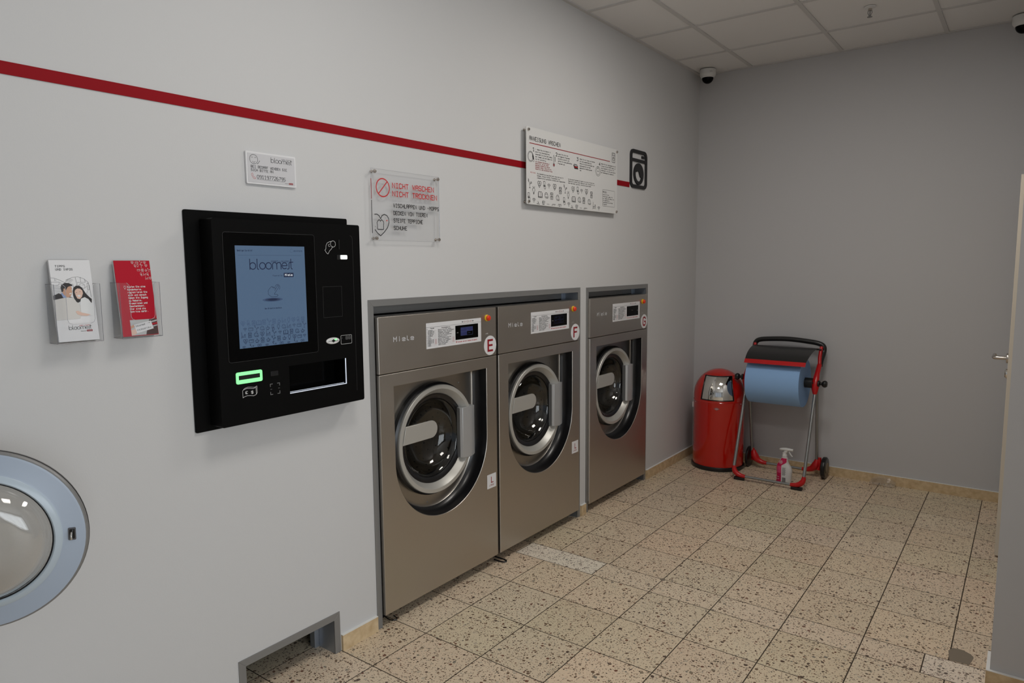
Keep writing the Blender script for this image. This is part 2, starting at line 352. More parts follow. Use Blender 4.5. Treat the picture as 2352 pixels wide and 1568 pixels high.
FONT = {'A': '02 07 18 38 47 42|05 45', 'B': '02 08 38 47 46 35 05|35 44 43 32 02', 'C': '47 38 18 07 03 12 32 43', 'D': '02 08 28 47 43 22 02',
 'E': '48 08 02 42|05 35', 'F': '48 08 02|05 35', 'G': '47 38 18 07 03 12 32 43 45 25', 'H': '02 08|42 48|05 45', 'I': '18 38|12 32|28 22', 'J': '18 48 43 32 12 03',
 'K': '02 08|48 05 42', 'L': '08 02 42', 'M': '02 08 25 48 42', 'N': '02 08 42 48', 'O': '07 18 38 47 43 32 12 03 07', 'P': '02 08 38 47 46 35 05',
 'Q': '07 18 38 47 43 32 12 03 07|24 42', 'R': '02 08 38 47 46 35 05|25 42', 'S': '47 38 18 07 06 15 35 44 43 32 12 03', 'T': '08 48|28 22',
 'U': '08 03 12 32 43 48', 'V': '08 22 48', 'W': '08 12 26 32 48', 'X': '02 48|08 42', 'Y': '08 25 48|25 22', 'Z': '08 48 02 42',
 'a': '16 36 45 42 12 03 14 44', 'b': '08 02 32 43 45 36 06', 'c': '46 16 05 03 12 42', 'd': '48 42 12 03 05 16 46', 'e': '04 44 45 36 16 05 03 12 42',
 'f': '38 28 17 12|06 36', 'g': '46 16 05 03 12 42|46 41 30 00', 'h': '08 02|06 36 45 42', 'i': '26 22|28 27', 'j': '26 21 10|28 27', 'k': '08 02|46 04 42',
 'l': '18 13 22 32', 'm': '02 06 16 25 22|25 36 45 42', 'n': '02 06 36 45 42', 'o': '16 36 45 43 32 12 03 05 16', 'p': '00 06 36 45 43 32 02',
 'q': '40 46 16 05 03 12 42', 'r': '02 06|05 16 36', 's': '46 16 05 14 34 43 32 02', 't': '17 13 22 32|06 36', 'u': '06 03 12 42|46 42', 'v': '06 22 46',
 'w': '06 12 25 32 46', 'x': '02 46|06 42', 'y': '06 22|46 10', 'z': '06 46 02 42', '0': '07 18 38 47 43 32 12 03 07', '1': '07 28 22|12 32',
 '2': '07 18 38 47 46 02 42', '3': '08 48 26 36 45 43 32 02', '4': '38 04 44|36 32', '5': '48 08 05 35 44 43 32 02', '6': '38 18 07 03 12 32 43 44 35 05',
 '7': '08 48 12', '8': '15 06 07 18 38 47 46 35 15 04 03 12 32 43 44 35', '9': '12 32 43 47 38 18 07 06 15 45', '.': '22 23', ',': '21 23', ':': '23 24|25 26',
 '-': '15 35', '?': '07 18 38 47 46 24|22 23', '!': '28 24|22 23', '/': '02 48', '(': '38 27 23 32', ')': '18 27 23 12',
 'ä': '16 36 45 42 12 03 14 44|17 18|37 38', 'ö': '16 36 45 43 32 12 03 05 16|17 18|37 38', 'ü': '06 03 12 42|46 42|17 18|37 38', 'ß': '02 07 18 38 47 46 25 35 44 43 32 22',
 'Ä': '02 06 17 37 46 42|04 44|18 18', 'Ü': '07 03 12 32 43 47|18 19|38 39', '€': '47 38 18 07 03 12 32 43|05 25|04 24', '$': '47 38 18 07 06 15 35 44 43 32 12 03|29 21'}

# ---- little pictograms, drawn in a box centred (u, v) with half size s
def icon(K, kind, u, v, s, m, w=None, ax=1.0, clip=None):
    w = w or s*0.11
    def P(pts):
        q = [(u+a*s*ax, v+b*s) for a, b in pts]
        if clip is not None:
            out = []
            for i, (a, b) in enumerate(q):
                if b >= clip:
                    out.append((a, b))
                elif i > 0 and q[i-1][1] >= clip and q[i-1][1] > b:
                    t = (q[i-1][1]-clip)/(q[i-1][1]-b); out.append((q[i-1][0]+(a-q[i-1][0])*t, clip)); K.line(out, w, m); out = []
                else:
                    if len(out) > 1: K.line(out, w, m)
                    out = []
            if len(out) > 1: K.line(out, w, m)
        else: K.line(q, w, m)
    def Cc(x, y, r, a0=0, a1=360, n=14, ry=None):
        P([(x+r*cos(radians(a0+(a1-a0)*k/n)), y+(ry or r)*sin(radians(a0+(a1-a0)*k/n))) for k in range(n+1)])
    def RR(a, b, c, d, r=0.15): q = rrect(a, b, c, d, r, 3); P(q+[q[0]])
    if kind == 'heart':
        P([(0, .55), (-.2, .85), (-.55, .95), (-.85, .7), (-.9, .3), (-.7, -.15), (0, -.95), (.7, -.15), (.9, .3), (.85, .7), (.55, .95), (.2, .85), (0, .55)])
        P([(-.3, .35), (-.38, .15), (-.28, .05), (-.28, -.35), (.28, -.35), (.28, .05), (.38, .15), (.3, .35), (.12, .3), (-.12, .3), (-.3, .35)])
    elif kind == 'machine':
        RR(-.7, -1, .7, 1); P([(-.7, .5), (.7, .5)]); Cc(0, -.25, .42); Cc(0, -.25, .2, 0, 200, 8); P([(-.5, .75), (-.2, .75)]); P([(.4, .72), (.5, .78)])
    elif kind == 'phone':
        RR(-.55, -.4, .35, 1.1); P([(-.55, -.1), (.35, -.1)]); RR(-.15, -1.15, .65, -.2, .3); P([(0, .3), (0, -.3)]); P([(-.3, -.5), (-.5, -.3)])
    elif kind == 'wifi':
        for r in (.35, .7, 1.05): Cc(0, -.4, r, 40, 140, 8)
        Cc(0, -.5, .06, n=6)
    elif kind == 'book':
        P([(0, .6), (-.2, .8), (-.7, .8), (-.95, .65), (-.95, -.75), (-.5, -.65), (0, -.8), (.5, -.65), (.95, -.75), (.95, .65), (.7, .8), (.2, .8), (0, .6), (0, -.8)])
        P([(-1.1, .5), (-1.1, -.95), (1.1, -.95), (1.1, .5)])
    elif kind == 'smile':
        Cc(0, 0, .85); Cc(-.35, .2, .14, 20, 160, 5); Cc(.35, .2, .14, 20, 160, 5); Cc(0, -.2, .32, 200, 340, 6); P([(.5, -.75), (.8, -.9), (1.15, -.3)])
    elif kind == 'bulb':
        P([(-.25, -.55), (-.3, -.3), (-.6, .15), (-.6, .5), (-.3, .85), (.3, .85), (.6, .5), (.6, .15), (.3, -.3), (.25, -.55), (-.25, -.55)])
        P([(-.25, -.75), (.25, -.75)]); P([(-.2, -.95), (.2, -.95)]); P([(0, 1.1), (0, 1.35)]); P([(-.4, 1.05), (-.55, 1.3)]); P([(.4, 1.05), (.55, 1.3)])
    elif kind == 'plant':
        P([(0, -1.2), (0, .1), (-.5, .6)]); P([(-.35, -1.2), (.35, -1.2)]); P([(0, -.2), (.45, .15)]); P([(-.5, .6), (-.85, .8), (-.75, 1.4), (-.45, 1.1), (-.5, .6)]); P([(.45, .15), (.4, .5), (.95, .55), (.95, .2), (.45, .15)])
    elif kind == 'cup':
        P([(-.7, .1), (.7, .1), (.5, -.6), (-.5, -.6), (-.7, .1)]); Cc(.75, -.15, .22, 270, 450, 6); P([(-.6, -.8), (.6, -.8)]); P([(0, .3), (0, .9)]); P([(.2, .3), (.2, .6)])
    elif kind == 'card':
        RR(-1, -.6, 1, .6); P([(-.4, .25), (.95, .25)]); P([(.4, -.3), (.6, -.3)]); P([(-.8, .25), (-.6, .25)])
    elif kind == 'chair':
        P([(-.8, 1.4), (-.8, -.6), (.4, -.6)]); P([(-.8, -.1), (.4, -.1), (.4, .5), (.8, .5), (.8, -.9)]); P([(-.9, -.6), (-.9, -1)])
ORDER = ['heart', 'phone', 'machine', 'book', 'machine', 'plant', 'machine', 'cup', 'chair', 'bulb', 'heart', 'phone', 'machine']

# ================================================================== SETTING
def wall_cells(g, X0, X1, ys, zs, holes, m):
    for a, b in zip(ys[:-1], ys[1:]):
        for c, d in zip(zs[:-1], zs[1:]):
            cy, cz = (a+b)/2, (c+d)/2
            if any(h[0] < cy < h[1] and h[2] < cz < h[3] for h in holes): continue
            g.box(X0, X1, a, b, c, d, m)
H = [(1.925, 3.578, 0, 1.410), (3.664, 4.494, 0, 1.410), (1.276, 1.709, 0, 0.162)]
g = G()
wall_cells(g, -0.10, 0.0, [-2.9, 1.276, 1.709, 1.925, 3.578, 3.664, 4.494, 5.48], [0, 0.162, 1.410, 3.08], H, 'wall')
struct(g.build('wall_left', smooth=False))
g = G(); g.box(-1.2, 2.2, 5.3775, 5.48, 0, 3.08, 'wallb'); struct(g.build('wall_back', smooth=False))
g = G(); g.box(2.1285, 5.3, 2.965, 5.48, 0, 3.08, 'wallb'); g.box(2.45, 2.60, 2.15, 2.965, 0, 3.08, 'wallb'); struct(g.build('wall_right', smooth=False))  # second box: unseen wall return, added to shade the block face
# shop front behind the viewer: wall open for an added, unseen window
g = G()
g.box(0, 0.65, -2.9, -2.8, 0, 3.08, 'wall'); g.box(4.85, 5.3, -2.9, -2.8, 0, 3.08, 'wall'); g.box(0.65, 4.85, -2.9, -2.8, 0, 0.3, 'wall'); g.box(0.65, 4.85, -2.9, -2.8, 2.6, 3.08, 'wall')
struct(g.build('wall_front', smooth=False))
g = G()
g.box(5.2, 5.3, -2.8, -1.9, 0, 3.08, 'wall'); g.box(5.2, 5.3, 2.7, 2.965, 0, 3.08, 'wall'); g.box(5.2, 5.3, -1.9, 2.7, 0, 0.35, 'wall'); g.box(5.2, 5.3, -1.9, 2.7, 2.55, 3.08, 'wall')
struct(g.build('wall_side', smooth=False))
g = G()
for x in (0.65, 2.02, 3.42, 4.79): g.box(x, x+0.06, -2.88, -2.82, 0.3, 2.6, 'zinc')
g.box(0.65, 4.85, -2.88, -2.82, 0.3, 0.36, 'zinc'); g.box(0.65, 4.85, -2.88, -2.82, 2.54, 2.6, 'zinc'); g.box(0.65, 4.85, -2.88, -2.82, 2.0, 2.05, 'zinc')
struct(g.build('added_window_1', smooth=False))  # shop window frame, added out of view for the daylight
g = G()
for y in (-1.9, -0.38, 1.14, 2.64): g.box(5.22, 5.28, y, y+0.06, 0.35, 2.55, 'zinc')
g.box(5.22, 5.28, -1.9, 2.7, 0.35, 0.41, 'zinc'); g.box(5.22, 5.28, -1.9, 2.7, 2.49, 2.55, 'zinc')
struct(g.build('added_window_2', smooth=False))  # side window frame, added out of view to light the left wall
# service space behind the machines, its gloom put into near-black walls
g = G(); g.box(-1.25, -1.15, -0.2, 5.48, 0, 1.75, 'dark'); g.box(-1.25, -0.10, -0.3, -0.2, 0, 1.75, 'dark'); g.box(-1.25, -0.10, -0.3, 5.48, 1.75, 1.8, 'dark')
struct(g.build('wall_service', smooth=False))

# ---- floor: each tile laid with open joints over grout
g = G(); g.box(-1.25, 5.3, -2.9, 5.48, -0.06, -0.0004, 'grout')
tints = [None]*len(g.f)
TX, XA, Y0, BAND, TY, J = 0.3013, 1.0899, 3.0805, 0.1596, 0.30, 0.0023
def tile(x0, x1, y0, y1, t):
    x0 = max(x0, -1.25); x1 = min(x1, 5.3); y0 = max(y0, -2.9); y1 = min(y1, 5.48)
    if x1-x0 < 0.01 or y1-y0 < 0.01: return
    n = len(g.f)
    g.box(x0+J, x1-J, y0+J, y1-J, -0.010, 0.0, 'floor')
    tints.extend([t]*(len(g.f)-n))
rnd = random.Random(3)
def rt(): return (rnd.random(), 0.35+0.35*rnd.random(), 0.1+0.2*rnd.random())
xs = [XA+k*TX for k in range(-8, 15)]
for a, b in zip(xs[:-1], xs[1:]):
    for j in range(0, 9): tile(a, b, Y0+j*TY, Y0+(j+1)*TY, rt())
    for j in range(0, 21): tile(a, b, Y0-BAND-(j+1)*TY, Y0-BAND-j*TY, rt())
bx = [-1.25, -0.62, -0.30, 0.0, 0.474, 0.789, XA, XA+TX, XA+2*TX, 1.914, 2.128, 2.6, 3.0, 3.4, 3.8, 4.2, 4.6, 5.3]
for a, b in zip(bx[:-1], bx[1:]):
    t = (0.0, 1.15, 0.9) if abs(a-0.0) < 1e-6 else ((0.5, 0.95, 0.75) if abs(a-1.914) < 1e-6 else ((0.6, .62, .3) if a > 0.4 else rt()))
    tile(a, b, Y0-BAND, Y0, t)
g.prism([(1.987, 3.158), (2.0, 3.192), (2.03, 3.196), (2.062, 3.178), (2.072, 3.157), (2.062, 3.088), (1.996, 3.084)], lambda a, b, h: (a, b, h), -0.001, 0.0012, 'mortar')
g.prism([(0.776, 3.070), (0.780, 3.088), (0.797, 3.090), (0.803, 3.075), (0.792, 3.062)], lambda a, b, h: (a, b, h), -0.001, 0.0010, 'mortar')
tints.extend([None]*(len(g.f)-len(tints)))
fl = struct(g.build('floor', smooth=False))
ca = fl.data.color_attributes.new('tint', 'FLOAT_COLOR', 'CORNER')
for poly, t in zip(fl.data.polygons, tints):
    for li in poly.loop_indices: ca.data[li].color = (*(t or (0.5, 0.5, 0.3)), 1)

# ---- ceiling: mineral boards in a metal grid
g = G(); ZC = 3.005
g.box(0, 5.3, -2.9, 5.48, ZC+0.006, 3.09, 'ceil')
TC = 0.6201
for i in range(-1, 9):
    x = 0.4017+i*TC
    if x > 0: g.box(x-0.012, x+0.012, -2.8, 5.38, ZC, ZC+0.008, 'tbar')
for j in range(0, 13):
    y = 4.8775-j*TC; g.box(0, 5.2, y-0.012, y+0.012, ZC+0.0005, ZC+0.008, 'tbar')
g.box(0, 0.022, -2.8, 5.38, ZC-0.002, ZC+0.008, 'tbar'); g.box(0, 2.2, 5.358, 5.3775, ZC-0.002, ZC+0.008, 'tbar')
struct(g.build('ceiling', smooth=False))

# ---- stone baseboards with a bead of caulk
def bboard(name, boxes):
    g = G()
    for (x0, x1, y0, y1) in boxes:
        g.box(x0, x1, y0, y1, 0, 0.066, 'stone'); g.box(x0+(0.0 if x0 > 0.001 else 0), x1, y0, y1, 0.066, 0.0685, 'caulk')
    struct(g.build(name, smooth=False))
bboard('baseboard_left', [(0.0, 0.012, -2.8, 1.262), (0.0, 0.012, 1.722, 1.912), (0.0, 0.012, 3.592, 3.650), (0.0, 0.012, 4.508, 5.366)])
bboard('baseboard_back', [(0.0, 2.128, 5.3655, 5.3775)])
bboard('baseboard_right', [(2.117, 2.45, 2.953, 2.965), (2.60, 5.2, 2.953, 2.965), (2.117, 2.1285, 2.965, 3.11)])

# ---- steel frames round the three wall openings
def frame(name, y0, y1, zt, w=0.028, d=0.10):
    g = G()
    g.prism([(y0, 0), (y0+w, 0), (y0+w, zt-w), (y0, zt)], wallmap(0), -0.002, 0.003, 'zinc')
    g.prism([(y1-w, 0), (y1, 0), (y1, zt), (y1-w, zt-w)], wallmap(0), -0.002, 0.003, 'zinc')
    g.prism([(y0+w, zt-w), (y1-w, zt-w), (y1, zt), (y0, zt)], wallmap(0), -0.002, 0.003, 'zinc')
    t = 0.004
    g.box(-d, 0, y0+w-t, y0+w, 0, zt-w, 'galv'); g.box(-d, 0, y1-w, y1-w+t, 0, zt-w, 'galv'); g.box(-d, 0, y0+w, y1-w, zt-w, zt-w+t, 'galv')
    for a in (y0+w, y1-w-0.022): g.box(-d-0.03, -d, a, a+0.022, 0, zt-w, 'galv')
    if zt > 1: g.box(-d-0.008, -d-0.004, y0+w, y1-w, zt-w-0.040, zt-w, 'zinc')
    struct(g.build(name, smooth=False, bevel=0.0006))
frame('trim_1', 1.9171, 3.5859, 1.4186); frame('trim_2', 3.6556, 4.502, 1.4150); frame('trim_3', 1.2683, 1.7172, 0.1700)

# ---- door in the right-hand wall, seen almost edge-on
g = G(); g.box(2.095, 2.1280, 4.345, 5.25, 0.009, 1.985, 'cream')
d1 = struct(g.build('door_1', smooth=False, bevel=0.002))
g = G()
g.lathe([(0.0, 0.010), (0.024, 0.009), (0.026, 0.006), (0.026, 0)], (2.0948, 4.395, 1.055), (-1, 0, 0), 'brass', 24)
g.tube([(2.09, 4.395, 1.055), (2.045, 4.395, 1.055), (2.036, 4.399, 1.055), (2.032, 4.41, 1.055), (2.032, 4.52, 1.055)], 0.0095, 'brass', 12)
g.build('door_handle', d1)
g = G(); g.lathe([(0.0, 0.013), (0.020, 0.012), (0.026, 0.006), (0.026, 0)], (2.0948, 4.395, 0.975), (-1, 0, 0), 'chrome', 24); g.build('lock_escutcheon', d1)

# ================================================================== WALL GRAPHICS
g = G(); g.prism([(-2.78, 2.0575), (4.206, 2.0590), (4.206, 2.0920), (-2.78, 2.0905)], wallmap(0), 0.0002, 0.003, 'red')
tag(g.build('wall_stripe', smooth=False), 'thin dark red stripe running along the grey wall to the machine emblem', 'stripe')

em = Ink(wallmap(0), 0.0005); T = 0.009
em.band(rrect(4.2085, 2.0600, 4.453, 2.3110, 0.040, 8), rrect(4.2315, 2.0820, 4.430, 2.2890, 0.020, 8), 'ink', T)
em.line([(4.230, 2.243), (4.4315, 2.243)], 0.019, 'ink', 0, T*0.97, ends=0)
em.line([(4.385, 2.271), (4.410, 2.271)], 0.016, 'ink', 0, T*0.97, ends=1)
cc_ = lambda r_: [(4.3305+r_*cos(2*pi*k/40), 2.155+r_*sin(2*pi*k/40)) for k in range(40)]
em.band(cc_(0.0705), cc_(0.0490), 'ink', T*0.96)
em.poly([(4.3305+0.052*cos(radians(a)), 2.155+0.058*sin(radians(a))) for a in range(-25, 156, 12)] + [(4.300, 2.168), (4.318, 2.176), (4.336, 2.170), (4.346, 2.150), (4.356, 2.136), (4.374, 2.134)], 'ink', 0, T*0.95)
tag(em.build('washing_machine_emblem', None), 'thick black washing machine pictogram on wall right of instruction board', 'wall sign')

# ---- small phone number plate
t = thing('phone_number_sign', 'small white plate with phone number above the black payment terminal', 'sign', (0, 1.3895, 1.8395))
g = G(); g.prism(rrect(0, 0, 0.200, 0.1095, 0.004), wallmap(0), 0.0005, 0.009, 'white'); g.build('sign_frame', t, bevel=0.001)
g = G(); g.prism(rrect(0.006, 0.006, 0.194, 0.1035, 0.002), wallmap(0), 0.0092, 0.0098, 'alu'); g.build('sign_face', t, smooth=False)
K = Ink(wallmap(0), 0.0100); Y, Z = -1.3895, -1.8395
K.circ(1.419+Y, 1.923+Z, 0.0155, 0.0013, 'ink', -40, 300)
K.circ(1.413+Y, 1.927+Z, 0.0028, 0.0011, 'ink', 20, 160, 6); K.circ(1.425+Y, 1.927+Z, 0.0028, 0.0011, 'ink', 20, 160, 6); K.circ(1.419+Y, 1.918+Z, 0.0055, 0.0011, 'ink', 200, 340, 8)
K.line([(1.428+Y, 1.912+Z), (1.434+Y, 1.9085+Z), (1.4425+Y, 1.920+Z)], 0.0013, 'ink')
K.logo(1.486+Y, 1.9185+Z, 0.087, 'ink', 0.0015, 'inkg')
K.text('BEI BEDARF WENDEN SIE', 1.407+Y, 1.8945+Z, 0.0078, 'ink', width=0.143, w=0.0013)
K.text('SICH BITTE AN', 1.407+Y, 1.8830+Z, 0.0078, 'ink', width=0.087, w=0.0013)
K.text('091197726795', 1.4295+Y, 1.8595+Z, 0.0112, 'ink', width=0.113, w=0.0015); K.line([(1.4290+Y, 1.8565+Z), (1.541+Y, 1.8565+Z)], 0.0007, 'ink')
K.line([(1.409+Y, 1.8745+Z), (1.4125+Y, 1.8755+Z), (1.4145+Y, 1.8705+Z), (1.4125+Y, 1.8685+Z), (1.417+Y, 1.8625+Z), (1.4195+Y, 1.8635+Z), (1.4235+Y, 1.860+Z), (1.4215+Y, 1.857+Z), (1.416+Y, 1.8575+Z), (1.409+Y, 1.8665+Z), (1.4075+Y, 1.872+Z), (1.409+Y, 1.8745+Z)], 0.0009, 'inkr')
K.rect(1.557+Y, 1.8485+Z, 1.574+Y, 1.8545+Z, 'inkd'); K.text('Miele', 1.5595+Y, 1.8500+Z, 0.0028, 'inkw', width=0.012, dh=0.0002)
K.text('Powered by', 1.541+Y, 1.8505+Z, 0.0020, 'inkg', width=0.014, w=0.0004)
K.build('lettering', t)

def standoffs(par, X, pts, r=0.0072, nm='standoff_screw'):
    for (y, z) in pts:
        g = G(); g.cyl((0.0002, y, z), (1, 0, 0), 0.0035, X, 'brass', 12); g.cyl((0.0002, y, z), (1, 0, 0), 0.006, 0.004, 'brass', 14)
        g.lathe([(r, 0), (r*1.0, 0.005), (r*0.8, 0.0075), (0, 0.008)], (X, y, z), (1, 0, 0), 'brass', 18, True)
        g.build(nm, par)
# ---- acrylic prohibition sign
t = thing('prohibition_sign', 'clear acrylic sign with red crossed circle reading NICHT WASCHEN', 'sign', (0, 0, 0)); t.location = (0, 1.938, 1.661)
Y, Z, X = -1.938, -1.661, 0.0205
g = G(); g.box(0.0165, 0.0205, 0, 0.399, 0, 0.286, 'glass'); g.build('acrylic_panel', t, smooth=False)
g = G(); g.tube([(0.0185, 0.399, 0.0), (0.0185, 0.399, 0.286)], 0.0016, 'aedge', 6); g.tube([(0.0185, 0, 0.286), (0.0185, 0.399, 0.286)], 0.0007, 'aedge', 6); g.tube([(0.0185, 0, 0), (0.0185, 0.399, 0)], 0.0007, 'aedge', 6)  # pale tubes paint the bright lines along the clear edges
g.tube([(0.0185, 0, 0.245), (0.0185, 0, 0.165)], 0.0013, 'inkd', 6); g.tube([(0.0185, 0, 0.160), (0.0185, 0, 0.028)], 0.0013, 'ink', 6); g.tube([(0.0185, 0, 0), (0.0185, 0, 0.286)], 0.0006, 'aedge', 6)  # red and black tubes paint the lettering's reflection in the left edge
g.build('panel_edges', t, smooth=False)
K = Ink(wallmap(0), X+0.0003)
K.circ(1.999+Y, 1.874+Z, 0.036, 0.0048, 'inkr', 0, 360, 36); K.line([(1.975+Y, 1.849+Z), (2.024+Y, 1.900+Z)], 0.0045, 'inkr')
K.build('prohibition_pictogram', t); K = Ink(wallmap(0), X+0.0003)
K.text('NICHT WASCHEN', 2.0525+Y, 1.878+Z, 0.0195, 'inkr', width=0.248, w=0.0038); K.build('red_lettering', t); K = Ink(wallmap(0), X+0.0003); K.text('NICHT TROCKNEN', 2.0525+Y, 1.8445+Z, 0.0195, 'inkr', width=0.267, w=0.0038)
K.build('red_lettering', t); K = Ink(wallmap(0), X+0.0003)
for i, s_ in enumerate(('WISCHLAPPEN UND -MOPPS', 'DECKEN VON TIEREN', 'STEIFE TEPPICHE', 'SCHUHE')):
    wd = (0.276, 0.202, 0.172, 0.075)[i]; K.text(s_, 2.0555+Y, 1.7985-0.0307*i+Z, 0.0148, 'ink', width=wd, w=0.0030)
K.build('black_lettering', t); K = Ink(wallmap(0), X+0.0003)
hp = [(1.950, 1.7645), (1.963, 1.7655), (1.974, 1.760), (1.9825, 1.748), (1.990, 1.761), (2.003, 1.7665), (2.017, 1.7625), (2.0265, 1.751), (2.0285, 1.735), (2.0195, 1.714), (2.001, 1.695), (1.980, 1.679), (1.9645, 1.689), (1.950, 1.703)]
K.line([(a+Y, b+Z) for a, b in hp], 0.0036, 'ink')
sp = [(1.9655, 1.7375), (1.974, 1.7445), (1.9805, 1.738), (1.987, 1.7445), (1.9965, 1.738), (1.9995, 1.731), (1.9975, 1.724), (1.9975, 1.7075), (1.9945, 1.7045), (1.967, 1.7045), (1.964, 1.7075), (1.964, 1.724), (1.962, 1.731), (1.9655, 1.7375)]
K.line([(a+Y, b+Z) for a, b in sp], 0.0032, 'ink'); K.poly([(2.0125+Y, 1.742+Z), (2.0165+Y, 1.746+Z), (2.0205+Y, 1.742+Z), (2.0165+Y, 1.738+Z)], 'inkr'); K.disc(2.008+Y, 1.752+Z, 0.0012, 'ink'); K.disc(1.9525+Y, 1.715+Z, 0.0014, 'ink')
K.build('heart_pictogram', t)
standoffs(t, 0.0206, [(1.955+Y, 1.9355+Z), (2.3265+Y, 1.9365+Z), (2.3275+Y, 1.6715+Z), (1.9555+Y, 1.6685+Z)])

# ---- instruction board
t = thing('instruction_board', 'large white washing instruction board headed ANWEISUNG WASCHEN across the red stripe', 'sign', (0, 2.997, 1.872))
Y, Z, X = -2.997, -1.872, 0.0300
g = G(); g.prism(rrect(0, 0, 0.986, 0.397, 0.010), wallmap(0), 0.0265, X, 'signw'); g.build('board_panel', t, bevel=0.0005)
K = Ink(wallmap(0), X+0.0004)
K.text('ANWEISUNG WASCHEN', 3.025+Y, 2.2025+Z, 0.0192, 'ink', width=0.296, w=0.0034); K.line([(3.026+Y, 2.187+Z), (3.886+Y, 2.187+Z)], 0.0042, 'inkd')
for nme, yy in (('1', 3.057), ('2', 3.277), ('3', 3.498), ('4', 3.754)): K.text(nme, yy+Y-0.002, 2.1488+Z, 0.0175, 'ink', w=0.0036, width=0.014)
def para(lines, y, z, dz, h, m='ink', cw=0.0052):
    for i, s_ in enumerate(lines): K.text(s_, y+Y+0.002, z-dz*i+Z, h, m, width=len(s_)*cw, w=h*0.19)
para(['1. Geben Sie die Wäsche in', 'eine freie Waschmaschine,', 'vermeiden Sie eine Überladung', 'der Trommel und schließen Sie', 'die Tür vorsichtig.'], 3.076, 2.1575, 0.0125, 0.0062, cw=0.0055)
para(['WIR VERWENDEN PROFESSIONELLE', 'WASCHMITTEL, DIE BEI JEDEM', 'WASCHGANG AUTOMATISCH DOSIERT', 'ZUGEGEBEN WERDEN. FÜGEN SIE KEIN', 'WASCHMITTEL ODER WEICHSPÜLER HINZU'], 3.075, 2.0945, 0.0095, 0.0052, 'inkd', cw=0.0048)
para(['Lesen Sie sich die', 'verfügbaren Programme', 'sorgfältig durch und', 'wählen Sie das gewünschte', 'Programm aus.'], 3.295, 2.1595, 0.0128, 0.0062, cw=0.0058)
para(['Gehen Sie zur Kasse und wählen', 'die Zahlungsmethode aus.', 'Wählen Sie den Buchstaben der', 'Waschmaschine und das', 'gewünschte Waschprogramm', 'aus.'], 3.526, 2.1585, 0.0128, 0.0062, cw=0.0058)
para(['Gehen Sie zur Waschmaschine und', 'drücken Sie die START-Taste, um', 'das Programm zu starten. Die', 'Waschdauer wird auf dem Display', 'der Waschmaschine angezeigt.'], 3.777, 2.1585, 0.0128, 0.0060, cw=0.0058)
K.text('ACHTUNG', 3.032+Y, 2.0345+Z, 0.0058, 'inkr', width=0.046)
para(['Die Geschäftsleitung übernimmt keine Haftung für', 'Schäden infolge falscher Programmwahl bzw.', 'unbeaufsichtigt gelassene Kleidung oder Gegenstände.'], 3.092, 2.0335, 0.0108, 0.0056, cw=0.0054)
para(['Am Ende des Programms entladen Sie bitte die Maschinen.', 'Andernfalls können andere Benutzer oder Mitarbeiter sie', 'ohne Übernahme jeglicher Verantwortung entladen.'], 3.401, 2.0335, 0.0108, 0.0056, cw=0.0054)
K.circ(3.034+Y, 2.1185+Z, 0.026, 0.0022, 'ink', ry=0.0265); K.circ(3.034+Y, 2.1185+Z, 0.0205, 0.0018, 'ink', ry=0.0215)
K.poly([(3.052+Y, 2.134+Z), (3.062+Y, 2.124+Z), (3.066+Y, 2.106+Z), (3.054+Y, 2.108+Z), (3.050+Y, 2.120+Z)], 'ink'); K.circ(3.062+Y, 2.1+Z, 0.006, 0.0015, 'ink')
K.line([(3.252+Y, 2.103+Z), (3.252+Y, 2.147+Z), (3.255+Y, 2.151+Z), (3.259+Y, 2.147+Z), (3.259+Y, 2.103+Z)], 0.0016, 'ink'); K.circ(3.2555+Y, 2.098+Z, 0.009, 0.0018, 'ink'); K.disc(3.2555+Y, 2.098+Z, 0.006, 'inkd', dh=0.0002)
K.line([(3.268+Y, 2.118+Z), (3.268+Y, 2.142+Z)], 0.004, 'ink')
K.poly([(3.457+Y, 2.121+Z), (3.505+Y, 2.121+Z), (3.511+Y, 2.1+Z), (3.470+Y, 2.1+Z)], 'ink'); K.poly([(3.464+Y, 2.127+Z), (3.498+Y, 2.127+Z), (3.502+Y, 2.123+Z), (3.462+Y, 2.123+Z)], 'inkg'); K.poly([(3.468+Y, 2.113+Z), (3.505+Y, 2.113+Z), (3.507+Y, 2.108+Z), (3.472+Y, 2.108+Z)], 'inkr', dh=0.0002)
K.rect(3.470+Y, 2.1165+Z, 3.500+Y, 2.119+Z, 'signw', 0.0002)
K.circ(3.740+Y, 2.1125+Z, 0.030, 0.002, 'ink', ry=0.028); K.circ(3.740+Y, 2.1125+Z, 0.021, 0.0018, 'ink', ry=0.020); K.line([(3.740+Y, 2.127+Z), (3.740+Y, 2.142+Z)], 0.003, 'ink'); K.text('START', 3.730+Y, 2.1095+Z, 0.006, 'ink', width=0.02)
icon(K, 'machine', 3.933+Y, 2.2145+Z, 0.0285, 'ink', 0.003)
S = 0.0175
r1 = [('plant', 3.026, 1.978), ('heart', 3.115, 1.982), ('phone', 3.163, 1.982), ('wifi', 3.207, 1.980), ('heart', 3.263, 1.979), ('machine', 3.321, 1.966), ('plant', 3.372, 1.977), ('heart', 3.456, 1.982), ('phone', 3.507, 1.981), ('wifi', 3.550, 1.979), ('heart', 3.605, 1.979), ('machine', 3.664, 1.967)]
r2 = [('bulb', 3.062, 1.944), ('book', 3.122, 1.930), ('smile', 3.180, 1.929), ('machine', 3.234, 1.929), ('smile', 3.293, 1.924), ('bulb', 3.404, 1.944), ('book', 3.463, 1.929), ('smile', 3.524, 1.929), ('machine', 3.576, 1.928), ('smile', 3.636, 1.924)]
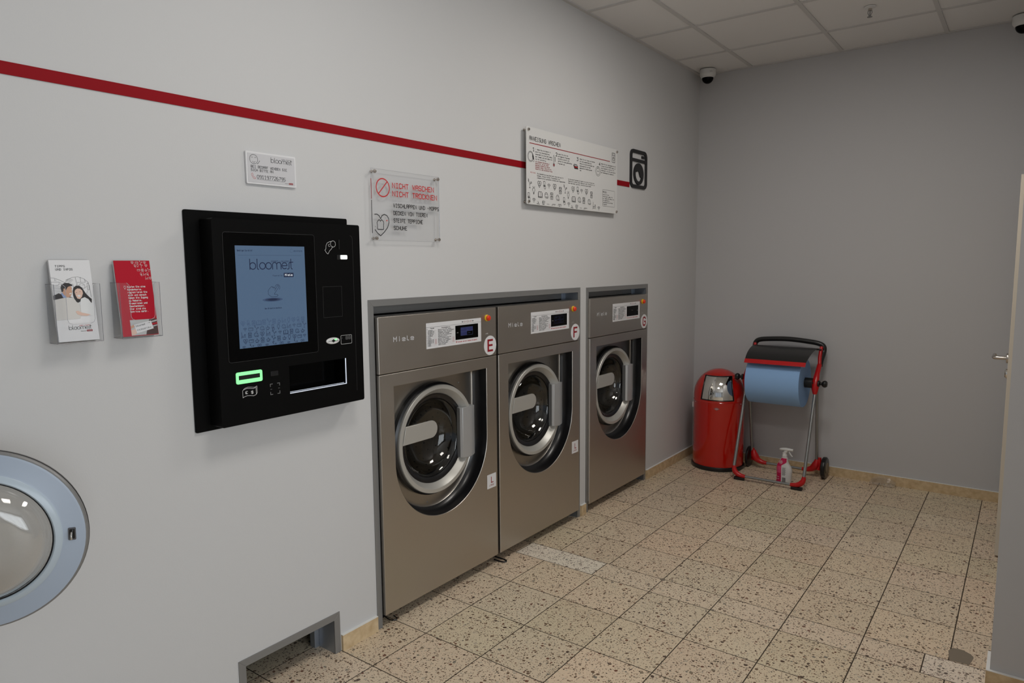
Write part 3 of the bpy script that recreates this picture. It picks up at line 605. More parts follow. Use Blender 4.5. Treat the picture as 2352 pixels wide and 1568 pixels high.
r3 = [('phone', 3.017, 1.912), ('wifi', 3.064, 1.894), ('phone', 3.361, 1.911), ('wifi', 3.409, 1.894), ('wifi', 3.753, 1.892), ('chair', 3.697, 1.902)]
r4 = [('cup', 3.102, 1.877), ('machine', 3.155, 1.879), ('bulb', 3.198, 1.862), ('book', 3.256, 1.872), ('heart', 3.315, 1.874), ('cup', 3.443, 1.877), ('machine', 3.497, 1.879), ('bulb', 3.541, 1.862), ('book', 3.597, 1.872)]
for k_, a, b in r1+r2+r3: icon(K, k_, a+Y, b+Z, S, 'ink', 0.0025)
for k_, a, b in r4: icon(K, k_, a+Y, b+Z, S, 'ink', 0.0025, clip=1.8775+Z)
q = rrect(3.797+Y, 1.911+Z, 3.953+Y, 2.010+Z, 0.006, 3); K.line(q+[q[0]], 0.0014, 'ink')
K.text('PREISE:', 3.801+Y, 1.9905+Z, 0.0100, 'ink', width=0.052, w=0.0014)
para(['Um die Preise', 'anzuzeigen, gehen Sie', 'zur Kasse und wählen Sie', 'die gewünschte', 'Waschmaschine und das', 'Programm.'], 3.801, 1.978, 0.0118, 0.0060, cw=0.0058)
K.build('lettering', t)
standoffs(t, X+0.0002, [(3.0145+Y, 2.254+Z), (3.9735+Y, 2.2545+Z), (3.9735+Y, 1.885+Z), (3.0145+Y, 1.886+Z)], 0.0075)

# ================================================================== PAYMENT TERMINAL
t = thing('payment_terminal', 'black wall-mounted payment terminal with blue touchscreen and green lit slot', 'payment terminal', (0, 1.161, 1.017))
Y, Z = -1.161, -1.017
g = G(); g.prism(rrect(0, 0, 0.656, 0.723, 0.006), wallmap(0), 0.0005, 0.008, 'black'); g.build('mounting_plate', t, bevel=0.001)
KX = 0.080
g = G()
# body shell with openings for tray and note slot
bo = (1.211+Y, 1.815+Y, 1.034+Z, 1.7125+Z)
tr = (1.474+Y, 1.7285+Y, 1.109+Z, 1.2075+Z)
ys = [bo[0], tr[0], tr[1], bo[1]]; zs = [bo[2], tr[2], tr[3], bo[3]]
for i in range(3):
    for k in range(3):
        if i == 1 and k == 1: continue
        if (i in (0, 2)) and (k in (0, 2)):
            c = [(ys[i], zs[k]), (ys[i+1], zs[k]), (ys[i+1], zs[k+1]), (ys[i], zs[k+1])]
            corner = {(0, 0): 0, (2, 0): 1, (2, 2): 2, (0, 2): 3}[(i, k)]; r = 0.007; cc = c[corner]
            sx = 1 if i == 0 else -1; sz = 1 if k == 0 else -1
            arc = [(cc[0]+sx*r-sx*r*cos(a), cc[1]+sz*r-sz*r*sin(a)) for a in [pi/2*q/4 for q in range(5)]]
            if corner in (1, 3): arc = arc[::1]
            poly = c[:corner] + (arc if corner in (0, 2) else arc[::-1]) + c[corner+1:]
            g.prism(poly, wallmap(0), 0.008, KX, 'black')
        else: g.box(0.008, KX, ys[i], ys[i+1], zs[k], zs[k+1], 'black')
g.build('housing', t, bevel=0.0)
g = G(); q = rrect(1.2455+Y, 1.245+Z, 1.602+Y, 1.6695+Z, 0.009)
g.prism(q, wallmap(0), KX, KX+0.0015, 'gloss'); b_ = g.build('screen_bezel', t, smooth=False)
KB = Ink(wallmap(0), KX+0.0016); KB.line(q+[q[0]], 0.0009, 'inkf'); KB.build('bezel_edge_line', b_)
SX = KX+0.0020
g = G(); g.box(KX+0.0014, SX, 1.2870+Y, 1.5575+Y, 1.2880+Z, 1.6270+Z, 'screen'); scr = g.build('touchscreen', t, smooth=False)
K = Ink(wallmap(0), SX+0.0002)
K.text('Benötigen Sie Hilfe?', 1.2945+Y, 1.6085+Z, 0.0050, 'sink', width=0.055, w=0.0008)
K.circ(1.503+Y, 1.612+Z, 0.006, 0.0009, 'sinkl', 30, 330); K.text('091197726795', 1.512+Y, 1.6085+Z, 0.0046, 'sinkm', width=0.036, w=0.0007)
K.line([(1.297+Y, 1.5955+Z), (1.543+Y, 1.5955+Z)], 0.0006, 'sinkm')
K.logo(1.3365+Y, 1.5485+Z, 0.171, 'sink', 0.0030, None); K.text('SMART LAUNDRY', 1.4195+Y, 1.5720+Z, 0.0054, 'sinkm', width=0.074, w=0.0010)
K.rect(1.4675+Y, 1.5205+Z, 1.5075+Y, 1.5355+Z, 'sink'); K.text('Miele', 1.4725+Y, 1.5250+Z, 0.0066, 'swhite', width=0.030, w=0.0014, dh=0.0002); K.text('Powered by', 1.4240+Y, 1.5245+Z, 0.0046, 'sinkm', width=0.038, w=0.0008)
hand = [(1.4165, 1.4895), (1.408, 1.4825), (1.4025, 1.474), (1.4035, 1.464), (1.410, 1.4575), (1.418, 1.4550), (1.438, 1.4555), (1.4415, 1.4585), (1.439, 1.462), (1.426, 1.4635), (1.4455, 1.4875), (1.445, 1.4915), (1.4405, 1.4925), (1.4285, 1.4755)]
K.line([(a+Y, b+Z) for a, b in hand], 0.0011, 'sink'); K.line([(1.4165+Y, 1.4895+Z), (1.4195+Y, 1.4895+Z), (1.4225+Y, 1.4845+Z)], 0.0011, 'sink')
K.line([(1.4205+Y, 1.4882+Z), (1.4250+Y, 1.4875+Z), (1.4275+Y, 1.4825+Z)], 0.0011, 'sink'); K.line([(1.4255+Y, 1.4870+Z), (1.4300+Y, 1.4860+Z), (1.4320+Y, 1.4815+Z)], 0.0011, 'sink'); K.circ(1.4405+Y, 1.4865+Z, 0.0095, 0.0011, 'sink', -50, 170, 12)
for r_, mm, dh in ((0.040, 'sinkl', 0), (0.030, 'sinkm', 0.0001), (0.019, 'sink', 0.0002)): K.disc(1.4195+Y, 1.4450+Z, r_, mm, r_*0.17, dh)
K.text('Den Bildschirm berühren', 1.3875+Y, 1.4135+Z, 0.0045, 'sink', width=0.066, w=0.0008)
seqs = [['heart', 'phone', 'machine', 'book', 'machine', 'plant', 'machine', 'cup', 'chair', 'bulb', 'heart', 'phone', 'machine'],
        ['wifi', 'card', 'plant', 'smile', 'cup', 'phone', 'bulb', 'smile', 'chair', 'wifi', 'card', 'plant'],
        ['chair', 'machine', 'smile', 'heart', 'chair', 'plant', 'wifi', 'book', 'machine', 'smile', 'cup'],
        ['heart', 'card', 'cup', 'machine', 'cup', 'plant', 'machine', 'cup', 'bulb', 'heart', 'card', 'wifi']]
for r_, (sq, zz) in enumerate(zip(seqs, (1.370, 1.3500, 1.3300, 1.3100))):
    n = len(sq)
    for i, k_ in enumerate(sq): icon(K, k_, 1.2985+(i+0.3*(r_ % 2))*0.252/(n-0.2)+Y+0.004, zz+Z, 0.0084, 'sinkl' if r_ == 0 else ('sinkm' if r_ == 1 else 'sink'), 0.00120)
for i in range(9): icon(K, 'wifi' if i % 3 == 0 else 'plant' if i % 3 == 1 else 'heart', 1.302+i*0.029+Y, 1.2900+Z, 0.0078, 'sink', 0.0012, clip=1.2885+Z)
K.build('screen_graphics', scr)
# printed marks on the panel
K = Ink(wallmap(0), KX+0.0003)
q = rrect(1.222+Y, 1.045+Z, 1.7795+Y, 1.6725+Z, 0.02); KK = Ink(wallmap(0), KX+0.0002); 
g = G()
q = [(1.633+Y, 1.3685+Z), (1.7195+Y, 1.3685+Z), (1.7205+Y, 1.4820+Z), (1.633+Y, 1.4820+Z)]; K.line(q+[q[0]], 0.0008, 'inkf')
K.line([(1.7795+Y, 1.075+Z), (1.7795+Y, 1.660+Z), (1.776+Y, 1.668+Z), (1.768+Y, 1.672+Z)], 0.0009, 'inkf')
K.build('panel_outline', t); K = Ink(wallmap(0), KX+0.0003)
hc = [(1.6490, 1.6160), (1.6560, 1.6060), (1.6620, 1.6020), (1.6660, 1.6065), (1.6700, 1.6135), (1.6790, 1.6205), (1.6850, 1.6300)]
K.line([(a+Y, b+Z) for a, b in hc], 0.0013, 'inkw'); K.line([(1.6490+Y, 1.6160+Z), (1.6535+Y, 1.6200+Z), (1.6545+Y, 1.6320+Z), (1.6600+Y, 1.6420+Z), (1.6720+Y, 1.6475+Z), (1.6800+Y, 1.6480+Z)], 0.0013, 'inkw')
K.circ(1.6870+Y, 1.6390+Z, 0.0115, 0.0013, 'inkw'); K.circ(1.6700+Y, 1.6335+Z, 0.0045, 0.0011, 'inkw', 60, 320, 8)
K.build('coin_pictogram', t); K = Ink(wallmap(0), KX+0.0003)
q = rrect(1.7085+Y, 1.2625+Z, 1.7605+Y, 1.2955+Z, 0.003, 3); K.line(q+[q[0]], 0.0011, 'inkw')
for a in (1.731, 1.745): q = rrect(a+Y, 1.2790+Z, a+0.011+Y, 1.2915+Z, 0.002, 2); K.line(q+[q[0]], 0.0008, 'inkt')
K.text('8', 1.733+Y, 1.281+Z, 0.008, 'inkt', width=0.007); K.text('8', 1.747+Y, 1.281+Z, 0.008, 'inkt', width=0.007); K.line([(1.716+Y, 1.288+Z), (1.713+Y, 1.2855+Z), (1.716+Y, 1.283+Z)], 0.0007, 'inkt')
K.build('card_pictogram', t); K = Ink(wallmap(0), KX+0.0003)
w1 = [(1.2900, 1.1230), (1.2960, 1.1260), (1.3060, 1.1280), (1.3180, 1.1265), (1.3300, 1.1240), (1.3400, 1.1270)]
bl = [(a+Y, b+Z) for a, b in w1]; K.line(bl, 0.0012, 'inkw'); K.line([(a, b+0.0245) for a, b in bl], 0.0012, 'inkw'); K.line([bl[0], (bl[0][0], bl[0][1]+0.0245)], 0.0012, 'inkw'); K.line([bl[-1], (bl[-1][0], bl[-1][1]+0.0245)], 0.0012, 'inkw')
bb = [(a+0.0040, b+0.0285) for a, b in bl]; K.line(bb, 0.0011, 'inkw'); K.line([bb[-1], (bb[-1][0], bb[-1][1]-0.023), (bl[-1][0], bl[-1][1]+0.001)], 0.0011, 'inkw'); K.line([bb[0], (bb[0][0], bb[0][1]-0.003)], 0.0011, 'inkw')
K.text('€', 1.3005+Y, 1.1345+Z, 0.0085, 'inkw', width=0.0075, w=0.0016); K.text('$', 1.3215+Y, 1.1325+Z, 0.0085, 'inkw', width=0.0075, w=0.0016)
K.build('banknote_pictogram', t); K = Ink(wallmap(0), KX+0.0003)
for (a, b, sx, sz) in ((1.3955, 1.1175, 1, 1), (1.4325, 1.1175, -1, 1), (1.4325, 1.1540, -1, -1), (1.3955, 1.1540, 1, -1)):
    K.line([(a+Y+sx*0.009, b+Z), (a+Y, b+Z), (a+Y, b+Z+sz*0.009)], 0.0022, 'inkt')
K.line([(1.3955+Y, 1.136+Z), (1.4015+Y, 1.136+Z)], 0.0013, 'inkt'); K.line([(1.4265+Y, 1.136+Z), (1.4325+Y, 1.136+Z)], 0.0013, 'inkt')
K.build('scanner_pictogram', t)
g = G(); g.box(KX, KX+0.004, 1.7105+Y, 1.7155+Y, 1.6200+Z, 1.6550+Z, 'blackm'); g.build('coin_slot', t, smooth=False, bevel=0.001)
g = G(); g.box(KX, KX+0.0012, 1.7030+Y, 1.7180+Y, 1.5815+Z, 1.5985+Z, 'blackm'); g.prism(rrect(1.7180+Y, 1.5825+Z, 1.7495+Y, 1.5985+Z, 0.004), wallmap(0), KX, KX+0.004, 'ledw'); g.build('return_button', t)
g = G(); g.lathe([(0.0305, 0), (0.0305, 0.002), (0.027, 0.004), (0, 0.005)], (0, 0, 0), (1, 0, 0), 'whitepl', 32)
g.v = [(x, y, z*0.40) for x, y, z in g.v]
g.prism([(-0.009, 0), (0, 0.006), (0.010, 0), (0, -0.006)], wallmap(0), 0.004, 0.0058, 'rubber'); g.prism([(0.001, 0.003), (0.014, 0.008), (0.017, 0.003), (0.010, 0.001)], wallmap(0), 0.004, 0.0055, 'green')
g.box(0.004, 0.0054, -0.022, -0.008, -0.0008, 0.0008, 'inkt'); g.box(0.004, 0.0054, 0.009, 0.024, -0.0016, 0.0, 'inkt')
o = g.build('card_reader', t); o.location = (KX, 1.6695+Y, 1.2797+Z)
g = G(); yc, zc = 1.3165+Y, 1.1905+Z
out = rrect(-0.0485, -0.0195, 0.0485, 0.0195, 0.006); inn = rrect(-0.0405, -0.0065, 0.0405, 0.0085, 0.0015)
n = len(out)
ring = lambda pts, x: [(x, yc+a, zc+b) for a, b in pts]
g.rings([ring(out, KX), ring(out, KX+0.003), ring(inn, KX+0.004), ring(inn, KX-0.004)], 'green')
g.add(ring(inn, KX+0.0008), [tuple(range(n))], 'blackm'); g.build('banknote_slot', t, angle=60)
g = G(); g.box(KX, KX+0.0012, 1.3995+Y, 1.4290+Y, 1.1815+Z, 1.1975+Z, 'inkt' if False else 'rubber'); g.build('code_scanner_window', t, smooth=False, bevel=0.0004)
g = G()   # recessed change tray
g.box(0.010, 0.012, tr[0], tr[1], tr[2], tr[3], 'gloss'); g.box(0.010, KX-0.001, tr[0], tr[0]+0.001, tr[2], tr[3], 'gloss'); g.box(0.010, KX-0.001, tr[1]-0.001, tr[1], tr[2], tr[3], 'gloss')
g.box(0.010, KX-0.001, tr[0], tr[1], tr[3]-0.001, tr[3], 'gloss'); g.box(0.010, KX-0.001, tr[0], tr[1], tr[2], tr[2]+0.001, 'gloss')
g.box(KX-0.002, KX+0.0012, tr[0], tr[1], tr[2]-0.0002, tr[2]+0.0022, 'led'); g.box(KX-0.002, KX+0.0012, tr[1]-0.0022, tr[1]+0.0002, tr[2], tr[3], 'led')
g.box(KX-0.012, KX-0.0105, tr[0], tr[1]-0.003, tr[2]+0.0030, tr[2]+0.0042, 'led'); g.box(0.012, 0.0145, tr[0]+0.006, tr[0]+0.05, tr[3]-0.006, tr[3]-0.003, 'led')
g.build('change_tray', t, smooth=False)

# ================================================================== BROCHURE HOLDERS
def holder(y0, y1, label):
    t = thing('brochure_holder', label, 'brochure holder', (0, y0, 1.352), 0)
    W = y1-y0; g = G(); th = 0.0022; D = 0.056; Hh = 0.162
    g.box(0.0004, 0.0004+th, 0, W, 0, Hh, 'glass'); g.build('back_panel', t, smooth=False)
    g = G(); g.box(0.003, D, 0, th, 0, Hh, 'glass'); g.build('side_panel', t, smooth=False)
    g = G(); g.box(0.003, D, W-th, W, 0, Hh, 'glass'); g.build('side_panel', t, smooth=False)
    g = G(); c0, c1, cz, r = 0.028, W-0.018, 0.052, 0.012
    poly = [(th, 0), (W-th, 0), (W-th, Hh), (c1+r*0.6, Hh), (c1, Hh-r*0.6)] + [(c1, cz+r), (c1-r*0.3, cz+r*0.3), (c1-r, cz), (c0+r, cz), (c0+r*0.3, cz+r*0.3), (c0, cz+r)] + [(c0, Hh-r*0.6), (c0-r*0.6, Hh), (th, Hh)]
    g.prism(poly, wallmap(0), D-th, D, 'glass'); g.build('front_panel', t, smooth=False)
    g = G(); g.box(0.003, D-th, th, W-th, 0, th, 'glass'); g.build('bottom_panel', t, smooth=False)
    def edge(nm, pts, m='aedged', rr=0.0007):
        g = G(); g.tube(pts, rr, m, 6); g.build(nm, t, smooth=False)
    edge('side_edge', [(0.001, 0, Hh), (D, 0, Hh), (D, 0, 0), (0.001, 0, 0)]); edge('side_edge', [(0.001, W, Hh), (D, W, Hh), (D, W, 0), (0.001, W, 0)])
    edge('back_edge', [(0.003, 0, 0), (0.003, 0, Hh), (0.003, W, Hh), (0.003, W, 0)], 'aedge', 0.0006); edge('bottom_edge', [(D, 0, 0), (D, W, 0)], 'aedged', 0.0010)
    edge('cutout_edge', [(D, a_, b_) for a_, b_ in poly[2:-1]], 'aedge', 0.0006)
    return t
holder(0.7640, 0.8800, 'clear acrylic holder on wall with white brochures')
holder(0.9320, 1.0480, 'clear acrylic holder on wall with red brochures')
def leaflet(y0, wd, xt, xb, zt, zb, m, name):
    """leaning sheet: returns thing empty whose local frame is (u along y, v up the sheet, h out)"""
    o = bpy.data.objects.new(name, None); C.objects.link(o); o.empty_display_size = 0.02
    L_ = math.hypot(xb-xt, zt-zb); ang = atan2(xb-xt, zt-zb)
    o.location = (xb, y0, zb); o.rotation_euler = (0, -ang, 0)
    return o, L_
ZB = 1.3565
def add_leaflet(name, y0, wd, xt, xb, zt, m, label, group=None, art=None):
    t, L_ = leaflet(y0, wd, xt, xb, zt, ZB, m, name); t['label'] = label; t['category'] = 'brochure'
    if group: t['group'] = group
    g = G(); g.box(-0.0016, 0.0, 0, wd, 0, L_, m); g.build('cover', t, smooth=False)
    if art: art(t, wd, L_)
    return t
def art_white(t, W, L_):
    s_ = L_/0.218; P = lambda pts: [(a, b*s_) for a, b in pts]
    K = Ink(wallmap(0), 0.0003)
    K.text('TIPPS', 0.014, 0.1990*s_, 0.0052, 'ink', width=0.024, w=0.0009); K.text('UND INFOS', 0.0145, 0.1905*s_, 0.0052, 'ink', width=0.042, w=0.0009)
    def arc(cu, cv, ru, rv, a0, a1, n=14): return [(cu+ru*cos(radians(a0+(a1-a0)*k/n)), cv+rv*sin(radians(a0+(a1-a0)*k/n))) for k in range(n+1)]
    K.line([(0.0, 0.177), (0.008, 0.176), (0.020, 0.171), (0.033, 0.163)], 0.0006, 'ink'); K.line([(0.033, 0.163), (0.041, 0.171), (0.053, 0.1775), (0.068, 0.1785), (0.082, 0.173), (0.092, 0.163), (0.0945, 0.150), (0.0955, 0.12)], 0.0006, 'ink')
    K.line([(0.0, 0.165), (0.020, 0.165), (0.0175, 0.1575), (0.012, 0.1555), (0.0, 0.1555)], 0.0006, 'ink'); K.circ(0.021, 0.161, 0.003, 0.0005, 'ink', -80, 80, 6); K.line([(0.009, 0.168), (0.009, 0.174)], 0.0005, 'ink'); K.line([(0.012, 0.168), (0.012, 0.172)], 0.0005, 'ink')
    for i in range(6): K.line([(0.0, 0.1515-0.0042*i), (0.028, 0.1515-0.0042*i)], 0.0006, 'ink')
    for r in (0.005, 0.009, 0.013): K.circ(0.045, 0.160, r, 0.0006, 'ink', 45, 135, 8)
    K.line([(0.061, 0.177), (0.062, 0.163), (0.085, 0.163), (0.084, 0.172)], 0.0006, 'ink'); K.line([(0.0735, 0.178), (0.0735, 0.163)], 0.0005, 'ink')
    K.circ(0.075, 0.152, 0.0078, 0.0006, 'ink'); K.circ(0.075, 0.150, 0.003, 0.0005, 'ink', 200, 340, 6); K.circ(0.072, 0.154, 0.0013, 0.0005, 'ink', 20, 160, 4); K.circ(0.078, 0.154, 0.0013, 0.0005, 'ink', 20, 160, 4)
    K.line([(0.063, 0.158), (0.063, 0.146)], 0.0006, 'ink'); K.circ(0.063, 0.159, 0.001, 0.0005, 'ink', n=6); K.line([(0.082, 0.146), (0.088, 0.152)], 0.0005, 'ink'); K.line([(0.089, 0.160), (0.093, 0.160), (0.093, 0.141), (0.089, 0.141), (0.089, 0.160)], 0.0006, 'ink'); K.line([(0.088, 0.138), (0.083, 0.128)], 0.0005, 'ink')
    K.line([(0.040, 0.158), (0.053, 0.158), (0.053, 0.150)], 0.0006, 'ink')
    # printed photograph of two people, as flat colour areas
    K.poly([(0.0, 0.128), (0.014, 0.134), (0.022, 0.131), (0.034, 0.127), (0.048, 0.121), (0.046, 0.112), (0.0, 0.110)], 'hair', 0.0001)
    K.poly([(0.020, 0.133), (0.024, 0.136), (0.034, 0.124), (0.030, 0.118), (0.024, 0.122)], 'shirt', 0.0002)
    K.poly([(0.024, 0.140), (0.028, 0.150), (0.038, 0.155), (0.0465, 0.153), (0.0490, 0.147), (0.0475, 0.143), (0.0485, 0.138), (0.0460, 0.130), (0.0420, 0.1235), (0.0350, 0.1215), (0.0290, 0.127), (0.0245, 0.133)], 'skin', 0.0003)
    K.poly([(0.0225, 0.137), (0.021, 0.149), (0.024, 0.158), (0.033, 0.1625), (0.0430, 0.1615), (0.0500, 0.157), (0.0512, 0.153), (0.0455, 0.1535), (0.0390, 0.151), (0.0355, 0.146), (0.0330, 0.142), (0.0310, 0.147), (0.0275, 0.1465), (0.0265, 0.139)], 'hair', 0.0004)
    K.poly([(0.0400, 0.1325), (0.0455, 0.1345), (0.0460, 0.1320), (0.0410, 0.1300)], 'white', 0.0005)
    K.poly([(0.0, 0.116), (0.015, 0.119), (0.034, 0.122), (0.046, 0.121), (0.056, 0.114), (0.064, 0.098), (0.072, 0.082), (0.064, 0.070), (0.060, 0.062), (0.0, 0.060)], 'knit', 0.0005)
    K.poly([(0.0500, 0.140), (0.0530, 0.149), (0.0600, 0.154), (0.0680, 0.1535), (0.0745, 0.148), (0.0780, 0.140), (0.0830, 0.130), (0.0910, 0.120), (0.0960, 0.115), (0.0945, 0.104), (0.0850, 0.111), (0.0770, 0.118), (0.0700, 0.112), (0.0600, 0.106), (0.0560, 0.108), (0.0510, 0.118), (0.0495, 0.129)], 'hair', 0.0006)
    K.poly([(0.0560, 0.142), (0.0620, 0.146), (0.0690, 0.145), (0.0740, 0.140), (0.0750, 0.132), (0.0710, 0.122), (0.0650, 0.116), (0.0590, 0.118), (0.0555, 0.127), (0.0540, 0.136)], 'skin2', 0.0007)
    K.poly([(0.0585, 0.1265), (0.0650, 0.1280), (0.0690, 0.1260), (0.0640, 0.1215)], 'white', 0.0008); K.line([(0.0570, 0.1350), (0.0600, 0.1345)], 0.0007, 'hair', 0.0008); K.line([(0.0660, 0.1365), (0.0695, 0.1370)], 0.0007, 'hair', 0.0008)
    K.poly([(0.0640, 0.104), (0.0680, 0.117), (0.0780, 0.121), (0.0870, 0.115), (0.0930, 0.104), (0.0965, 0.088), (0.0960, 0.073), (0.0900, 0.068), (0.0760, 0.070), (0.0640, 0.076)], 'knit2', 0.0008)
    K.poly([(0.0500, 0.082), (0.0560, 0.084), (0.0660, 0.078), (0.0800, 0.074), (0.0880, 0.071), (0.0780, 0.068), (0.0620, 0.070), (0.0540, 0.074)], 'skin2', 0.0009)
    K.logo(0.028, 0.032, 0.058, 'ink', 0.0010); K.text('SMART LAUNDRY', 0.055, 0.0415, 0.0017, 'inkr', width=0.028, w=0.0004)
    K.rect(0.0725, 0.0245, 0.0875, 0.0295, 'inkd', 0.0001); K.text('Miele', 0.0745, 0.0258, 0.0024, 'inkw', width=0.011, dh=0.0003); K.text('Powered by', 0.0575, 0.0258, 0.0018, 'ink', width=0.013, w=0.0004)
    K.build('cover_print', t)
def art_red(t, W, L_):
    K = Ink(wallmap(0), 0.0003)
    rows = [(0.212, [('heart', .052), ('card', .065), ('plant', .077), ('heart', .088)]), (0.203, [('phone', .059), ('bulb', .067), ('plant', .077), ('heart', .091), ('phone', .100)]),
            (0.190, [('card', .068), ('machine', .079), ('cup', .089), ('plant', .098)]), (0.178, [('phone', .074), ('chair', .084), ('phone', .093)]), (0.166, [('chair', .089), ('heart', .099)])]
    for z, r in rows:
        for k_, a in r:
            if a < W-0.003: icon(K, k_, a, z*L_/0.218, 0.0042, 'inkw', 0.0005)
    for i, s_ in enumerate(['Kaufen Sie eine', 'Kundenkarte,', 'registrieren Sie', 'sich und danach', 'haben Sie Zugang', 'zu Rabatte,', 'Promotionen und', 'Geschenkboni.', 'Hier sind die', 'Schritte dafür.']):
        K.text(s_, 0.029, 0.1440-0.0082*i, 0.0046, 'inkw', width=len(s_)*0.00345, w=0.00105)
    icon(K, 'bulb', 0.022, 0.144, 0.0045, 'inkw', 0.0006)
    K.rect(0.024, 0.002, W-0.001, 0.048, 'pgrey', 0.0001)
    K.poly([(0.066, 0.002), (W-0.001, 0.002), (W-0.001, 0.048), (0.080, 0.048), (0.074, 0.03)], 'brown', 0.0002); K.poly([(0.078, 0.040), (W-0.001, 0.045), (W-0.001, 0.041), (0.080, 0.036)], 'pgrey', 0.0003); K.poly([(0.080, 0.026), (W-0.001, 0.030), (W-0.001, 0.027), (0.080, 0.022)], 'pgrey', 0.0003); K.poly([(0.080, 0.034), (W-0.001, 0.037), (W-0.001, 0.032), (0.080, 0.028)], 'dkred', 0.0003)
    K.poly([(0.024, 0.018), (0.040, 0.022), (0.044, 0.012), (0.034, 0.004), (0.024, 0.003)], 'skin2', 0.0003); K.poly([(0.024, 0.030), (0.033, 0.034), (0.035, 0.027), (0.024, 0.022)], 'skin', 0.0003)
    K.poly([(0.034, 0.034), (0.084, 0.043), (0.090, 0.019), (0.040, 0.008)], 'white', 0.0004)
    def mp(u, v, h): return (h, 0.039+u*0.985-v*0.17, 0.0265+v*0.985+u*0.17)
    K2 = Ink(mp, 0.0009); K2.logo(0, 0, 0.028, 'ink', 0.0006); K2.line([(0.036, 0.004), (0.043, 0.004)], 0.0005, 'ink'); K2.line([(0.041, 0.006), (0.043, 0.004), (0.041, 0.002)], 0.0005, 'ink')
    for i in range(8): icon(K2, ORDER[i], 0.002+i*0.0055, -0.010, 0.0021, 'inkg', 0.0003)
    K.g.add(K2.g.v, K2.g.f, 'ink'); K.build('cover_print', t)
add_leaflet('brochure', 0.7690, 0.1030, 0.0205, 0.0505, 1.5800, 'white', 'white brochure TIPPS UND INFOS with smiling couple, front of its stack', art=art_white)
for i in range(6): add_leaflet('brochure', 0.7690+0.0006*i, 0.1030, 0.0205-0.0026*(i+1), 0.0505-0.0026*(i+1), 1.5790+0.0006*((i*2) % 3), 'white', 'white brochure hidden behind the front one in the white stack', 'white brochures stacked in the acrylic holder')
add_leaflet('brochure', 0.9365, 0.1030, 0.0205, 0.0505, 1.5785, 'dkred', 'red brochure with white text and a hand holding a card', art=art_red)
for i in range(4): add_leaflet('brochure', 0.9368+0.0004*i, 0.1030, 0.0205-0.0026*(i+1), 0.0505-0.0026*(i+1), 1.5775, 'white', 'white-edged brochure hidden behind the red cover', 'brochures stacked behind the red one')

# ================================================================== WASHING MACHINES
PY, RZ0, RZ1, RR_ = 0.790, 0.0, 0.0, 0
def polar_outer(angles, cy, cz, y0, y1, z0, z1):
    out = []
    for a in angles:
        dy, dz = cos(a), sin(a); ts = []
        if dy > 1e-9: ts.append((y1-cy)/dy)
        if dy < -1e-9: ts.append((y0-cy)/dy)
        if dz > 1e-9: ts.append((z1-cz)/dz)
        if dz < -1e-9: ts.append((z0-cz)/dz)
        k = min(ts); out.append((cy+dy*k, cz+dz*k))
    return out
YC, RC, ZT, ZA = 0.3955, 0.3135, 1.0465, 0.712       # recess: centre, half width, top edge, arc centre height
DZ = 0.749                                              # porthole centre height
def recess_pt(a, shrink=0.0, top=0.0):
    r = RC-shrink; dy, dz = cos(a), sin(a)
    if dz <= 0: return (YC+r*dy, ZA+r*dz)
    k = min(abs(r/dy) if abs(dy) > 1e-9 else 1e9, (ZT-top-ZA)/dz); return (YC+dy*k, ZA+dz*k)
